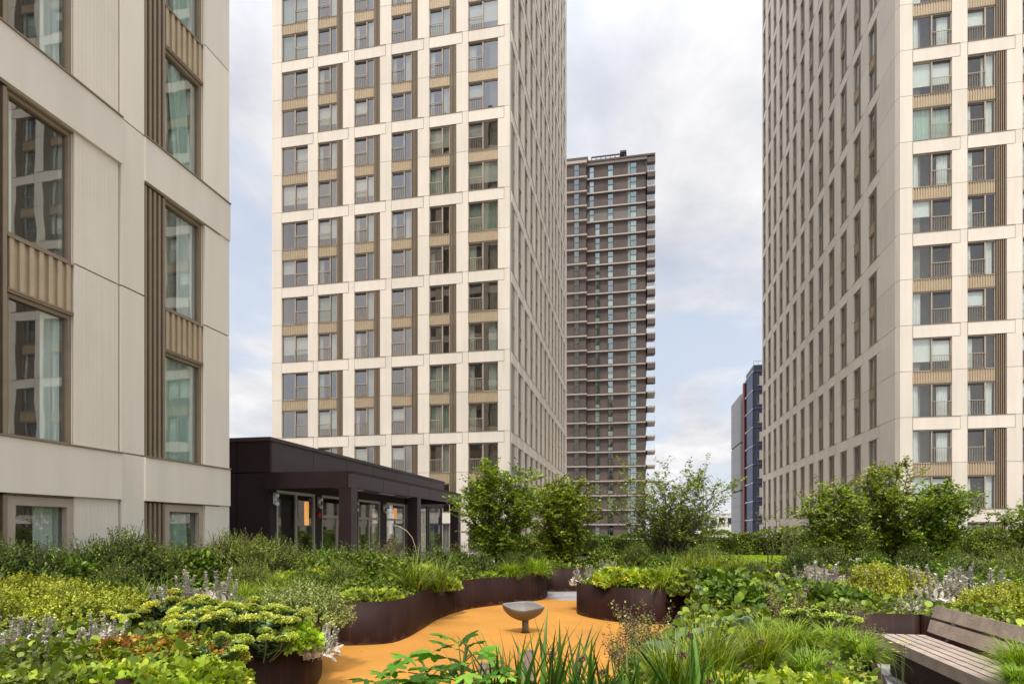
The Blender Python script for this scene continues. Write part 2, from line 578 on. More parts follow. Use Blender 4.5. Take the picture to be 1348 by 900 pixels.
def facade(parent, origin, rz, length, bays, nst, kits, win_keep=0, louvre_right=True, panel=None, start=0.06, core0=0.35, zkeep=None, band_ext=0.45, wallname='wall', lw=0.55, vis=None):
    """bays: list of (s0, s1, kind); windows sit beside a louvre strip unless kind is 'wide...'"""
    M = Matrix.Translation(Vector(origin)) @ Matrix.Rotation(rz, 4, 'Z')
    w = MB()
    T = 0.06
    edges = [start] + [v for b in bays for v in (b[0], b[1])] + [length]
    nb = len(bays)
    for k in range(nst):
        z0 = 3.0 * k
        band = (k % 2 == 0)
        for j in range(nb + 1):
            a, b = edges[2 * j], edges[2 * j + 1]
            al = a if j == 0 else a
            if panel and 0 < j <= nb:        # a fluted strip fills the first part of the pier
                pw = panel
                a2 = a + pw
                if j < nb or b - a > pw + 0.4:
                    w.box(a, a2 - G_, 0.035, T, z0 + G_, z0 + 3.0, 'fluted')
                    if panel > 0.8:
                        nr = int(pw / 0.075)
                        for q in range(nr):
                            x = a + 0.01 + q * (pw - 0.03) / nr
                            w.box(x, x + 0.045, 0.0315, 0.035, z0 + G_, z0 + 3.0, 'fluted')
                    w.box(a2, b, 0, T, z0 + G_, z0 + 3.0, 'cladding')
                    continue
            if band and j > 0 and b - a > band_ext + 0.1:
                w.box(a, b, 0, T, z0 + G_, z0 + WH, 'cladding')
                w.box(a + band_ext + G_, b, 0, T, z0 + WH, z0 + 3.0, 'cladding')
            else:
                w.box(a, b, 0, T, z0 + G_, z0 + 3.0, 'cladding')
        if band:
            for j, bay in enumerate(bays):
                s0, s1 = bay[0], bay[1]
                ext = (panel if panel else band_ext)
                if j == nb - 1:
                    ext = min(ext, length - s1)
                if not panel and edges[2 * j + 3] - s1 <= band_ext + 0.1:
                    ext = 0
                w.box(s0 + (G_ if not panel else 0.0), s1 + ext, -0.012 if not panel else -0.03, T, z0 + WH + G_, z0 + 3.0 - 0.004, 'cladding')
                w.box(s0 + (G_ if not panel else 0.0), s1 + ext, -0.04 if not panel else -0.055, T - 0.01, z0 + 3.0, z0 + 3.0 + 0.024, 'bronze')
    H = 3.0 * nst
    for j in range(nb + 1):
        a, b = edges[2 * j], edges[2 * j + 1]
        if j == 0:
            a = core0
        if b > a:
            w.box(a, b, T + 0.015, 0.36, 0, H, 'cladding')
    for (s0, s1, *_r) in bays:
        for k in range(nst):
            w.box(s0, s1, 0.165, 0.36, 3 * k + WH + 0.03, 3 * k + 3.0 - 0.036, 'interior')
    w.box(start, length, 0, 0.36, H, H + 1.2, 'cladding')
    put(wallname, w, parent, origin, rz)
    # interior: floor slabs and a back wall so rooms are dark rooms
    c = MB()
    for k in range(nst + 1):
        c.box(core0 + 0.02, length - 0.4, 0.37, 1.5, 3 * k - 0.28, 3 * k, 'interior')
    c.box(core0 + 0.02, length - 0.4, 1.5, 1.6, 0, H, 'interior')
    for j in range(nb + 1):
        a, b = edges[2 * j], edges[2 * j + 1]
        c.box(max(a, core0) + 0.02, b - 0.02, 0.362, 1.49, 0, H, 'interior')
    put('room_floor', c, parent, origin, rz)
    # windows
    wins, spans, louvs = [], [], []
    for j, (s0, s1, kind) in enumerate(bays):
        lv = 0 if kind.startswith('wide') else lw
        x0 = s0 if (louvre_right or not lv) else s0 + lv
        xl = s1 - lv if louvre_right else s0
        for k in range(nst):
            var = random.choice(kits['vars'])
            wins.append(((kind, var), x0, 3.0 * k))
            if k % 2 == 1:
                spans.append((kind, x0, 3.0 * k + WH + 0.032 - 0.0))
            if lv and k % 2 == 0:
                louvs.append(('l', xl, 3.0 * k - 0.0))
    key = vis or (lambda it: (it[1], it[2]))
    wins.sort(key=key); spans.sort(key=key); louvs.sort(key=key)
    kk = {}
    for (kd, vr), x, z in wins:
        if (kd, vr) not in kk:
            kk[(kd, vr)] = kits['make'](kd, vr)
    ww = kits['width']
    kspan = {kd: (spandrel_mb(ww[kd], 0.85 - 0.036),) for kd in {b[2] for b in bays}}
    place(parent, 'window', ['window', 'glass', 'railing', 'curtain'], kk, wins, M, win_keep)
    place(parent, 'spandrel_panel', ['spandrel_panel'], kspan, spans, M, min(100, win_keep // 2 + 1) if win_keep else 0)
    if louvs:
        kl = {'l': (louvre_mb(lw, -0.81, 5.115),)}
        louvs = [l for l in louvs if True]
        k0 = {'l': (louvre_mb(lw, 0.0, WH),)}
        base = [l for l in louvs if l[2] == 0]
        up = []
        for b_ in base:
            up.append(('a', b_[1], 0.0))
        for l in louvs:
            if l[2] + 3.0 < 3.0 * nst:
                up.append(('b', l[1], l[2] + 3.0))
        kl = {'a': (louvre_mb(lw, 0.0, WH),), 'b': (louvre_mb(lw, 0.0, 5.12),)}
        up.sort(key=key)
        place(parent, 'louvre_panel', ['louvre_panel'], kl, up, M, min(100, win_keep // 2 + 1) if win_keep else 0)


def kits_for(glass, variants, big=False, wn=1.6, ww_=2.28, ws=1.1):
    widths = {'norm': wn, 'wideR': ww_, 'wideL': ww_, 'single': ws}

    def make(kd, vr):
        if kd == 'norm':
            return window_kit(wn, wn * 0.64, (0.0, wn * 0.64), glass, vr)
        if kd == 'wideR':
            return window_kit(ww_, ww_ * 0.5, (ww_ * 0.5, ww_), glass, vr, head_shade=True)
        if kd == 'wideL':
            return window_kit(ww_, ww_ * 0.49, (0.0, ww_ * 0.49), glass, vr)
        return window_kit(ws, None, None, glass, vr, big=big)
    return {'make': make, 'vars': variants, 'width': widths}


# ---- middle tower (front Y=43.97, east face X=-9.05)
mid = root('apartment_tower', (-18.8, 60, 0), 'pale panelled apartment tower rising behind the low dark pavilion', 'apartment tower', 'pale towers with bronze window strips')
mid_parent_off = Vector((18.8, -60, 0))


def under(rt, x, y, z=0):
    return Vector((x, y, z)) - Vector(rt.location)


bm = [(-27.67, -25.37, 'wideR'), (-24.52, -22.37, 'norm'), (-21.42, -19.27, 'norm'), (-18.35, -16.2, 'norm'), (-15.3, -13.15, 'norm'), (-12.24, -9.94, 'wideL')]
X0 = -28.53
near_top = lambda zmax: (lambda it: (it[2] > zmax, it[2], it[1]))
facade(mid, under(mid, X0, 43.97), 0.0, 19.48, [(a - X0, b - X0, k) for a, b, k in bm], 25,
       kits_for('glass_mid', [0, 0, 1, 4, 2, 6, 3, 0, 7], wn=1.6, ww_=2.30), win_keep=84, start=0.0, core0=0.0, vis=near_top(42))
sb = [(0.55 + 2.84 * i, 0.55 + 2.84 * i + 1.55, 'single') for i in range(13)]
facade(mid, under(mid, -9.05, 43.97), R(90), 38.3, sb, 25, kits_for('glass_mid', [0, 0, 4, 1], wn=1.6, ws=1.0), win_keep=16,
       louvre_right=False, panel=0.75, vis=lambda it: (it[2] > 24, it[1], it[2]))
mb = MB(); mb.box(X0, -9.6, 80.5, 82.2, 0, 76, 'cladding'); mb.box(X0 - 0.0, X0 + 0.3, 44.5, 80.4, 0, 76, 'cladding'); mb.box(X0 + .4, -9.5, 44.5, 80.4, 75.0, 75.6, 'cladding')
put('rear_wall', mb, mid, under(mid, 0, 0))

# ---- right tower (front Y=44.1, west face X=16.9)
rt = root('apartment_tower', (28, 62, 0), 'pale panelled apartment tower behind the multi-stem trees and the bench', 'apartment tower', 'pale towers with bronze window strips')
br_ = [(17.79, 20.09, 'wideR')] + [(20.97 + 3.09 * i, 23.19 + 3.09 * i, 'norm') for i in range(5)]
X0 = 17.05
facade(rt, under(rt, X0, 44.1), 0.0, 21.0, [(a - X0, b - X0, k) for a, b, k in br_], 25,
       kits_for('glass_right', [1, 2, 2, 4, 3, 0, 1, 6, 2, 7], wn=1.62, ww_=2.30), win_keep=45, start=0.0, core0=0.3, lw=0.6,
       vis=lambda it: (it[2] > 42 or it[1] > 9, it[2], it[1]))
# west face: s runs from far (Y=87.2) to near (Y=44.5)
LW = 87.2 - 44.5
near = [47.59 + 3.13 * i for i in range(13)]
sb = sorted([(87.2 - (n + 1.62), 87.2 - n, 'single') for n in near])
facade(rt, under(rt, 16.9, 87.2), R(-90), LW, sb, 25, kits_for('glass_right', [0, 1, 4, 0], ws=1.05), win_keep=55,
       louvre_right=True, panel=None, start=0.0, core0=0.0, vis=lambda it: (it[2] > 36, -it[1], it[2]), lw=0.57)
mb = MB()
for k in range(25):
    mb.prism([(17.05 - 0.004, 44.1), (17.05 - 0.004, 44.5), (16.9, 44.5 - 0.004)], 3 * k + G_, 3 * k + 3, 'cladding')
mb.prism([(17.05 - 0.004, 44.14), (17.05 - 0.004, 44.48), (16.95, 44.47)], 0, 75, 'cladding')
mb.box(17.5, 38, 86.2, 87.1, 0, 76, 'cladding'); mb.box(37.6, 38, 44.6, 86, 0, 76, 'cladding'); mb.box(17.4, 37.5, 44.6, 86, 75, 75.6, 'cladding')
put('corner_wall', mb, rt, under(rt, 0, 0))

# ---- left tower (east face X=-9.02, corner Y=12.25)
lt = root('apartment_block', (-18, -5, 0), 'near corner of a beige panelled apartment block with tall windows, behind the yellow shrubs', 'apartment block', 'pale towers with bronze window strips')
Y0 = -22.0
op = [(9.81 - 3.07 * i, 11.46 - 3.07 * i) for i in range(11)]
sb = sorted([(a - Y0, b - Y0, 'single') for a, b in op])
facade(lt, under(lt, -9.02, Y0), R(90), 12.25 - Y0, sb, 18, kits_for('glass_left', [5, 1, 3, 2, 4], big=True, ws=1.08), win_keep=24,
       louvre_right=False, panel=0.9, start=0.0, core0=0.0, lw=0.57, vis=lambda it: (it[2] > 13, -it[1], it[2]))
for i in range(3):
    a_ = op[i][0] + 0.57
    f = MB()
    for (p0, p1, z0, z1) in ((0.0, 0.12, 0, 2.14), (0.96, 1.08, 0, 2.14), (0.12, 0.96, 2.0, 2.14), (0.12, 0.96, 0, 0.14)):
        f.box(a_ + p0, a_ + p1, 0.05, 0.15, z0, z1, 'frame_beige')
    put('window_frame', f, lt, under(lt, -9.02, 0), R(90))
nb_ = [(1.0 + 3.09 * i, 1.0 + 3.09 * i + 2.2, 'norm') for i in range(6)]
facade(lt, under(lt, -9.08, 12.25), R(180), 19.4, nb_, 18, kits_for('glass_right', [0, 1], wn=1.62), win_keep=0, start=0.0, core0=0.3, wallname='side_wall')
mb = MB(); mb.box(-28.6, -28.3, -22, 11.8, 0, 54, 'cladding'); mb.box(-28.3, -9.6, -22, -21.6, 0, 54, 'cladding'); mb.box(-28.2, -9.5, -21.5, 11.7, 54.0, 54.6, 'cladding')
put('rear_wall', mb, lt, under(lt, 0, 0))

# ------------------------------------------------------------------ dark brick tower far behind
bt = root('brick_tower', (-8, 135, 0), 'dark brown brick tower with projecting pale floor slabs and corner balconies, far behind', 'brick tower')
YB = 128.0
O = Vector(bt.location)
w = MB()
NS = 26
for k in range(NS):
    z0, z1 = 3.0 * k + 0.001, 3.0 * (k + 1) - 0.25
    mt = 'louvre_storey' if k == 22 else 'brick'
    hs = 9 if k < 22 else 10
    w.box(-24, -9.95, YB - 1.3, YB + 12, z0, z1, 'brick')
    w.box(-9.95, 2.2, YB, YB + 16, z0, z1, mt)
put('wall', w, bt, -O)
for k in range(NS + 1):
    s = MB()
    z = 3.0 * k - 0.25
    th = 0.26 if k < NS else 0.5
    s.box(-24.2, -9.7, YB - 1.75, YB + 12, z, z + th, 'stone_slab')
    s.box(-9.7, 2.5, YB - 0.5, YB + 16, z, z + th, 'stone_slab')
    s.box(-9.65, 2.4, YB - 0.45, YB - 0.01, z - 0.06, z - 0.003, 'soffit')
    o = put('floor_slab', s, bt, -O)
cols = [(-14.7, -13.8), (-12.05, -11.1)]
for k in range(NS):
    for (a, b) in [(-12.35, -11.4)]:
        f = MB(); f.box(a, b, YB - 1.38, YB - 1.28, 3 * k + 0.3, 3 * k + 2.6, 'glass_far')
        f.box(a - 0.08, a, YB - 1.42, YB - 1.3, 3 * k + 0.25, 3 * k + 2.65, 'dark_gap'); f.box(b, b + 0.08, YB - 1.42, YB - 1.3, 3 * k + 0.25, 3 * k + 2.65, 'dark_gap')
        f.box(a, b, YB - 1.42, YB - 1.385, 3 * k + 1.4, 3 * k + 1.5, 'dark_gap')
        if k % 3: f.box(a, b, YB - 1.27, YB - 1.2, 3 * k + 0.3, 3 * k + 1.3, 'white_paint')
        put('window', f, bt, -O)
px = lambda p: None
rows = []
for k in range(NS):
    c0 = -8.05 if k < 22 else -9.25
    for i, (a, wd) in enumerate([(c0, 0.85), (-5.45, 1.0), (-0.85, 1.15)]):
        rows.append((k, a, wd, i))
put_w = 0
for (k, a, wd, i) in rows:
    f = MB()
    z = 3 * k
    f.box(a, a + wd, YB - 0.06, YB - 0.01, z + 0.25, z + 2.6, 'glass_far')
    f.box(a - 0.07, a, YB - 0.1, YB - 0.01, z + 0.2, z + 2.65, 'dark_gap'); f.box(a + wd, a + wd + 0.07, YB - 0.1, YB - 0.01, z + 0.2, z + 2.65, 'dark_gap')
    f.box(a, a + wd, YB - 0.1, YB - 0.065, z + 1.42, z + 1.52, 'dark_gap')
    if i == 2: f.box(a - 0.55, a - 0.09, YB - 0.07, YB - 0.01, z + 0.2, z + 2.6, 'pale_glass')
    if random.random() < 0.55: f.box(a + 0.03, a + wd - 0.03, YB - 0.055, YB - 0.03, z + 0.28, z + random.choice([0.9, 1.2, 1.35, 2.3]), 'curtain')
    put('window', f, bt, -O)
for k in range(NS):
    b = MB(); z = 3 * k
    if k < NS:
        b.box(2.5, 4.1, YB - 0.9, YB + 5, z - 0.25, z + 0.05, 'stone_slab')
        b.box(2.2, 2.5, YB - 0.5, YB + 5, z - 0.25, z + 0.05, 'stone_slab')
        b.box(2.4, 3.97, YB - 0.8, YB - 0.78, z + 0.05, z + 1.15, 'glass_clear')
        b.box(3.98, 4.0, YB - 0.74, YB + 5, z + 0.05, z + 1.15, 'glass_clear')
        if k > 9: b.box(2.55, 4.1, YB - 0.95, YB + 0.4, z + 1.75, z + 2.74, 'brick')
        put('balcony', b, bt, -O)
b = MB(); b.box(-24.2, -9.5, YB - 1.7, YB + 12, 78.25, 78.9, 'brick'); b.box(-9.5, 4.1, YB - .8, YB + 16, 78.251, 78.6, 'brick')
put('roof', b, bt, -O)
b = MB()
b.box(-9, -2.0, YB + 0.6, YB + 0.8, 79.9, 80.15, 'dark_steel'); b.box(-9, -2.0, YB + 2.6, YB + 2.8, 80.0, 80.2, 'dark_steel')
for i in range(8):
    b.box(-9 + i * 0.98, -8.85 + i * 0.98, YB + 0.55, YB + 0.75, 78.6, 79.9, 'dark_steel')
b.box(-3, -1.7, YB + 0.4, YB + 2.9, 80.2, 80.6, 'dark_steel'); b.box(-9, -2, YB + .62, YB + .7, 79.2, 79.3, 'dark_steel')
tag(put('roof_crane', b), 'dark steel rail rig on top of the brown brick tower', 'roof rig')

# ------------------------------------------------------------------ blue glass tower
bl = root('office_tower', (30, 150, 0), 'narrow navy and blue glass tower with a red strip, beside the far tower corner', 'office tower')
O = Vector(bl.location)
c992 = G(992, 137)
X1 = c992[0]; Yn = c992[1]
w = MB(); w.box(X1 + 0.0, X1 + 14, Yn, Yn + 9.5, 0, 38.9, 'navy'); put('wall', w, bl, -O)
for k in range(9):
    f = MB()
    for j in range(3):
        f.box(X1 - 0.16, X1 - 0.02, Yn + 0.3 + j * 3.1, Yn + 3.15 + j * 3.1, 4.17 * k + 0.2, 4.17 * k + 3.9, 'glass_blue')
    f.box(X1 - 0.3, X1 - 0.17, Yn + 0.2, Yn + 9.4, 4.17 * k + 3.95, 4.17 * k + 4.15, 'pale_render')
    put('window', f, bl, -O)
    f = MB()
    for j in range(4):
        f.box(X1 + 0.6 + j * 2.4, X1 + 0.75 + j * 2.4, Yn - 0.2, Yn - 0.04, 4.17 * k + 0.4, 4.17 * k + 3.8, 'blue_panel')
        f.box(X1 + 0.6, X1 + 10, Yn - 0.2, Yn - 0.05, 4.17 * k + 0.9 + j * 0.7, 4.17 * k + 1.0 + j * 0.7, 'steel') if j < 1 else None
    f.box(X1 + 1.2, X1 + 2.0, Yn - 0.14, Yn - 0.03, 4.17 * k + 0.8, 4.17 * k + 3.0, 'steel')
    f.box(X1 + 0.1, X1 + 14, Yn - 0.25, Yn - 0.02, 4.17 * k + 4.0, 4.17 * k + 4.2, 'blue_panel')
    put('stair_panel', f, bl, -O)
w = MB(); w.box(X1 - 0.5, X1 - 0.02, Yn + 9.6, Yn + 11.2, 0, 37.2, 'red_panel'); put('red_fin', w, bl, -O)
w = MB()
for k in range(9):
    w.box(X1 - 0.8, X1 + 5, Yn + 12.9, Yn + 27, 3.9 * k, 3.9 * k + (3.85 if k not in (2, 5) else 3.5), 'grey_render')
w.box(X1 - 0.6, X1 + 4.9, Yn + 13, Yn + 26.8, 0, 35.2, 'dark_gap')
put('rear_wall', w, bl, -O)
w = MB(); w.box(X1 + 3.2, X1 + 5, Yn + 3, Yn + 5, 38.9, 42, 'navy'); w.box(X1, X1 + 8, Yn + .2, Yn + .3, 39.8, 39.9, 'steel')
for i in range(7): w.box(X1 + i, X1 + i + .1, Yn + .2, Yn + .3, 38.9, 39.8, 'steel')
put('roof', w, bl, -O)

# low pale building on the skyline
x, y = G(957, 190)
lb = root('low_building', (x, y, 0), 'low pale flat-roofed building on the skyline between the thin tree and blue tower', 'building')
w = MB(); w.box(-6, 8, 0, 12, 0, 7.0, 'pale_render'); w.box(-6.2, 8.2, -0.2, 12, 7.0, 7.4, 'white_paint'); put('wall', w, lb)
w = MB()
for i in range(5): w.box(-5 + 2.6 * i, -3.2 + 2.6 * i, -0.08, -0.01, 3.6, 5.6, 'navy')
put('window', w, lb)

# ------------------------------------------------------------------ pavilion
pv = root('pavilion', (-12, 22, 0), 'low dark brown metal-clad pavilion with a flat canopy and glazed doors', 'pavilion')
O = Vector(pv.location)
PX, PY = -9.86, 15.1
w = MB()
g = 0.02
# end wall panels facing the garden
for a, b in [(-19.5, -17.2), (-17.2, -14.9), (-14.9, -12.6), (-12.6, -10.9), (-10.9, PX)]:
    w.box(a + g, b, PY, PY + 0.1, 0, 3.21, 'pavilion_metal')
    w.box(a + g, b, PY, PY + 0.1, 3.235, 4.1, 'pavilion_metal')
w.box(-19.5, PX - 0.02, PY + 0.1, PY + 0.3, 0, 4.1, 'dark_gap')
# fascia facing the path
Yf = PY + 0.1
for i in range(7):
    a = Yf + i * 2.22
    w.box(PX - 0.1, PX, a, a + 2.22 - g, 3.235, 4.1, 'pavilion_metal_lit')
w.box(PX - 0.3, PX - 0.1, Yf, 30.6, 2.78, 4.1, 'dark_gap')
w.box(PX - 0.1, PX - 0.01, Yf, 30.6, 2.78, 3.22, 'pavilion_metal')
# piers between the doors
for a, b in [(PY + 0.1, 15.42), (17.52, 17.93), (20.05, 20.55), (22.5, 23.1), (25.1, 25.9)]:
    w.box(PX - 0.1, PX, a, b, 0, 2.78, 'pavilion_metal')
w.box(PX - 0.08, PX - 0.02, 28.2, 28.35, 0, 2.78, 'pavilion_metal')
w.box(-19.5, -19.3, PY + 0.3, 30.6, 0, 4.1, 'pavilion_metal')
w.box(-19.3, -15, 30.45, 30.6, 0, 2.78, 'pavilion_metal')
w.box(-19.3, PX - 0.3, 30.45, 30.6, 2.78, 4.1, 'pavilion_metal')
w.box(-19.3, PX - 1.8, 25.6, 25.75, 0, 4.0, 'interior')
put('wall', w, pv, -O)
w = MB()
w.box(-19.6, PX + 0.04, PY - 0.04, 30.7, 4.1, 4.2, 'pavilion_metal_lit')
put('roof', w, pv, -O)
w = MB()
CX = -7.31
w.box(PX + 0.01, CX, 14.88, 25.15, 3.12, 3.2, 'pavilion_metal')
w.box(PX + 0.01, CX - 0.1, 14.85, 14.95, 2.76, 3.119, 'pavilion_metal')
for i in range(5):
    w.box(CX - 0.12, CX, 14.85 + i * 2.08, 14.85 + (i + 1) * 2.08 - g, 2.76, 3.119, 'pavilion_metal_lit')
w.box(PX + 0.01, CX - 0.12, 25.05, 25.15, 2.76, 3.119, 'pavilion_metal')
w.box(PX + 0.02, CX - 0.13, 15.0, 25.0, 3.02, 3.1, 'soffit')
for yy in (15.6, 18.4, 21.2, 24.0): w.box(PX + 0.5, PX + 0.62, yy, yy + 1.3, 3.0, 3.018, 'white_paint')  # white strips painted in for linear reflections under the canopy
put('canopy', w, pv, -O)
for yy in (14.86, 19.82, 24.76):
    w = MB(); w.box(CX - 0.37, CX - 0.02, yy, yy + 0.34, 0, 2.758, 'pavilion_metal')
    w.box(CX - 0.0195, CX - 0.003, yy, yy + 0.34, 0, 2.757, 'pavilion_metal_lit'); put('column', w, pv, -O)  # thin lighter plate paints this column side as lit
for a, b, tr in [(15.44, 17.5, 0), (17.95, 20.03, 1), (20.57, 22.48, 1), (23.12, 25.08, 1)]:
    f = MB(); X = PX
    f.box(X - 0.07, X + 0.01, a, a + 0.05, 0, 2.76, 'door_frame'); f.box(X - 0.07, X + 0.01, b - 0.05, b, 0, 2.76, 'door_frame')
    f.box(X - 0.07, X + 0.01, a + 0.05, b - 0.05, 2.68, 2.76, 'door_frame')
    m = (a + b) / 2
    if tr:
        f.box(X - 0.07, X + 0.0, a + 0.05, b - 0.05, 2.03, 2.12, 'door_frame')
        f.box(X - 0.07, X - 0.005, m - 0.05, m + 0.05, 0, 2.03, 'door_frame')
    else:
        f.box(X - 0.07, X + 0.0, m - 0.02, m + 0.02, 0, 2.68, 'door_frame')
    o = put('door', f, pv, -O)
    q = MB(); q.box(X - 0.045, X - 0.04, a + 0.05, b - 0.05, 0.02, 2.68, 'glass_door'); put('glass', q, o)
for a, b in [(25.92, 28.18), (28.37, 30.4)]:
    f = MB(); X = PX
    f.box(X - 0.1, X, a, a + 0.05, 0, 2.77, 'dark_gap'); f.box(X - 0.1, X, b - 0.05, b, 0, 2.77, 'dark_gap')
    o = put('window', f, pv, -O)
    q = MB(); q.box(X - 0.06, X - 0.05, a + 0.05, b - 0.05, 0.02, 2.76, 'glass_clear'); put('glass', q, o)
f = MB()
for i in range(4): f.box(-14.9 + i * 1.6, -14.82 + i * 1.6, 30.5, 30.58, 0, 2.77, 'dark_gap')
o = put('window', f, pv, -O); q = MB(); q.box(-14.9, PX - 0.1, 30.53, 30.54, 0.02, 2.76, 'glass_clear'); put('glass', q, o)
w = MB(); w.box(-19.2, PX - 0.31, PY + 0.35, 25.5, 0.01, 0.03, 'timber')
w.box(-19.2, PX - 0.31, 25.8, 30.4, 0.01, 0.03, 'stone_slab'); w.box(-19.2, PX - .31, PY + .35, 30.4, 3.0, 3.05, 'interior')
w.box(-15, -14.8, PY + .4, 25.5, 0.04, 2.98, 'interior')
put('room_floor', w, pv, -O)


def lamp_pendant(x, y, z0, z1, label):
    r_ = root('pendant_lamp', (x, y, z0), label, 'lamp', 'lamps glowing inside the pavilion')
    s = MB(); pts = [(0, 0, 0), (0, 0, 0.02), (0, 0, z1 - z0 - .02), (0, 0, z1 - z0)]
    s.tube(pts, [0.05, 0.075, 0.075, 0.05], 'lamp_orange', 14); put('lamp_shade', s, r_, smooth=True)
    c = MB(); c.tube([(0, 0, z1 - z0 + 0.001), (0, 0, 3.0 - z0)], 0.008, 'dark_steel', 5); put('cord', c, r_)


lamp_pendant(-10.85, 18.72, 1.80, 2.6, 'tall orange pendant lamp glowing behind the first pavilion window')
lamp_pendant(-10.3, 25.1, 2.1, 2.6, 'small orange pendant lamp glowing above the farther double doors')


def twin_light(y, label):
    r_ = root('wall_light', (PX + 0.002, y, 2.5), label, 'wall light', 'white twin lights beside the pavilion doors')
    b = MB(); b.box(0, 0.05, -0.05, 0.05, -0.14, 0.18, 'white_paint'); put('bracket', b, r_)
    for z in (0.13, -0.1):
        h = MB()
        h.tube([(0.05, 0, z), (0.07, -0.02, z), (0.13, -0.06, z - 0.03), (0.16, -0.09, z - 0.05)], [0.025, 0.05, 0.062, 0.05], 'white_paint', 12)
        put('lamp_head', h, r_, smooth=True)


twin_light(15.30, 'white twin light by the first tall pavilion window')
twin_light(17.72, 'white twin light beside the red bell on the pavilion')
twin_light(20.3, 'white twin light beside the pavilion column, between two glazed doors')
twin_light(22.8, 'white twin light between the two farther double doors')
b = MB(); b.tube([(0, 0, 0), (0.05, 0, 0), (0.08, 0, 0)], [0.09, 0.09, 0.05], 'red_plastic', 16)
tag(put('alarm_bell', b, None, (PX + 0.002, 17.72, 2.12)), 'small red round bell on the dark pavilion wall', 'bell')

# ------------------------------------------------------------------ ground
w = MB(); w.box(-900, 900, -300, 1500, -0.3, -0.02, 'ground')
tag(put('ground', w), kind='structure')
w = MB(); w.box(-30, 45, -12, 43.5, -0.019, 0.0, 'paving')
tag(put('paved_terrace', w, None), kind='structure')


def catmull(pts, n=8, closed=True):
    out = []
    m = len(pts)
    for i in range(m if closed else m - 1):
        p = [Vector(pts[(i + k) % m] if closed else pts[min(max(i + k, 0), m - 1)]) for k in (-1, 0, 1, 2)]
        for j in range(n):
            t = j / n
            out.append(tuple(0.5 * ((2 * p[1]) + (-p[0] + p[2]) * t + (2 * p[0] - 5 * p[1] + 4 * p[2] - p[3]) * t * t + (-p[0] + 3 * p[1] - 3 * p[2] + p[3]) * t ** 3)))
    return out


# orange play surface
op_ = [(390, 5.6), (410, 7.6), (425, 8.3), (446, 8.75), (500, 9.3), (540, 10.6), (600, 13.4), (650, 14.3), (717, 14.5), (738, 14.1), (775, 14.0), (800, 12), (900, 10.5), (960, 9.0), (960, 6.2), (860, 4.6), (700, 3.6), (500, 3.4)]
w = MB(); w.prism([G(*p) for p in op_], 0.0, 0.006, 'orange_rubber')
tag(put('play_surface', w), kind='structure')
# lawn
w = MB(); w.prism([G(700, 52), G(1120, 47), G(1080, 21), G(980, 20), (G(900, 22)), G(800, 27)], 0.0, 0.02, 'soil')
tag(put('lawn_bed', w), kind='structure')

# ------------------------------------------------------------------ planters
RIM = 0.61


def poly_offset(pts, d):
    n = len(pts); out = []
    area = sum(pts[i][0] * pts[(i + 1) % n][1] - pts[(i + 1) % n][0] * pts[i][1] for i in range(n))
    s = 1 if area > 0 else -1
    for i in range(n):
        p0, p1, p2 = Vector(pts[i - 1]), Vector(pts[i]), Vector(pts[(i + 1) % n])
        t = (p2 - p0).normalized()
        nn = Vector((-t.y, t.x)) * s
        out.append(tuple(p1 + nn * d))
    return out


def planter(outline, label, seams=(), name='planter', rim=RIM, sharp=False):
    pts = outline if sharp else catmull(outline, 8)
    cx = sum(p[0] for p in pts) / len(pts); cy = sum(p[1] for p in pts) / len(pts)
    pts = [(p[0] - cx, p[1] - cy) for p in pts]
    r_ = root(name, (cx, cy, 0), label, 'planter', 'curved dark steel planters')
    inn = poly_offset(pts, 0.012)
    lip = poly_offset(pts, 0.05)
    mb = MB(); n = len(pts)
    k = mb.mi('corten')
    mb.v += [(x, y, 0.008) for x, y in pts] + [(x, y, rim) for x, y in pts] + [(x, y, rim) for x, y in lip] + [(x, y, rim - 0.012) for x, y in lip] + [(x, y, rim - 0.012) for x, y in inn] + [(x, y, 0.01) for x, y in inn]
    for a in range(5):
        for i in range(n):
            j = (i + 1) % n
            mb.f.append((a * n + i, a * n + j, (a + 1) * n + j, (a + 1) * n + i)); mb.m.append(k)
    o = put('shell', mb, r_, smooth=False)
    me = o.data
    me.polygons.foreach_set('use_smooth', [i < n for i in range(len(me.polygons))])
    s = MB(); soil = poly_offset(pts, 0.02)
    s.prism(soil, rim - 0.12, rim - 0.07, 'soil'); put('soil', s, r_)
    for i in seams:
        q = MB(); x, y = pts[i % n]
        q.tube([(x, y, 0.01), (x, y, rim - 0.01)], 0.008, 'corten', 5); put('seam', q, r_)
    return [(p[0] + cx, p[1] + cy) for p in pts]


A_out = [G(441.7, 8.58), G(505, 8.66), G(533, 9.08), G(553, 9.85), G(580, 11.2), G(620, 12.55), G(690, 13.7), G(717, 14.4), G(712, 16.0), G(640, 16.6), G(560, 15.0), G(500, 12.6), G(452, 10.8), G(438, 9.2)]
PA = planter(A_out, 'long wavy dark steel planter bordering the orange surface, behind the metal bowl', seams=(36,))
B_out = [G(759, 12.0), G(775, 11.3), G(812, 10.75), G(855, 10.5), G(905, 10.6), G(950, 11.2), G(985, 12.2), G(980, 13.8), G(900, 14.3), G(820, 14.2), G(772, 13.2)]
PB = planter(B_out, 'rounded dark steel planter at the far edge of the orange surface')
C_out = [G(706, 17.0), G(722, 16.2), G(758, 16.2), G(800, 16.2), G(860, 16.4), G(900, 17), G(890, 20), G(800, 20.5), G(715, 20), G(700, 18.4)]
PC = planter(C_out, 'dark steel planter beyond the paved gap, holding the narrow dense tree')
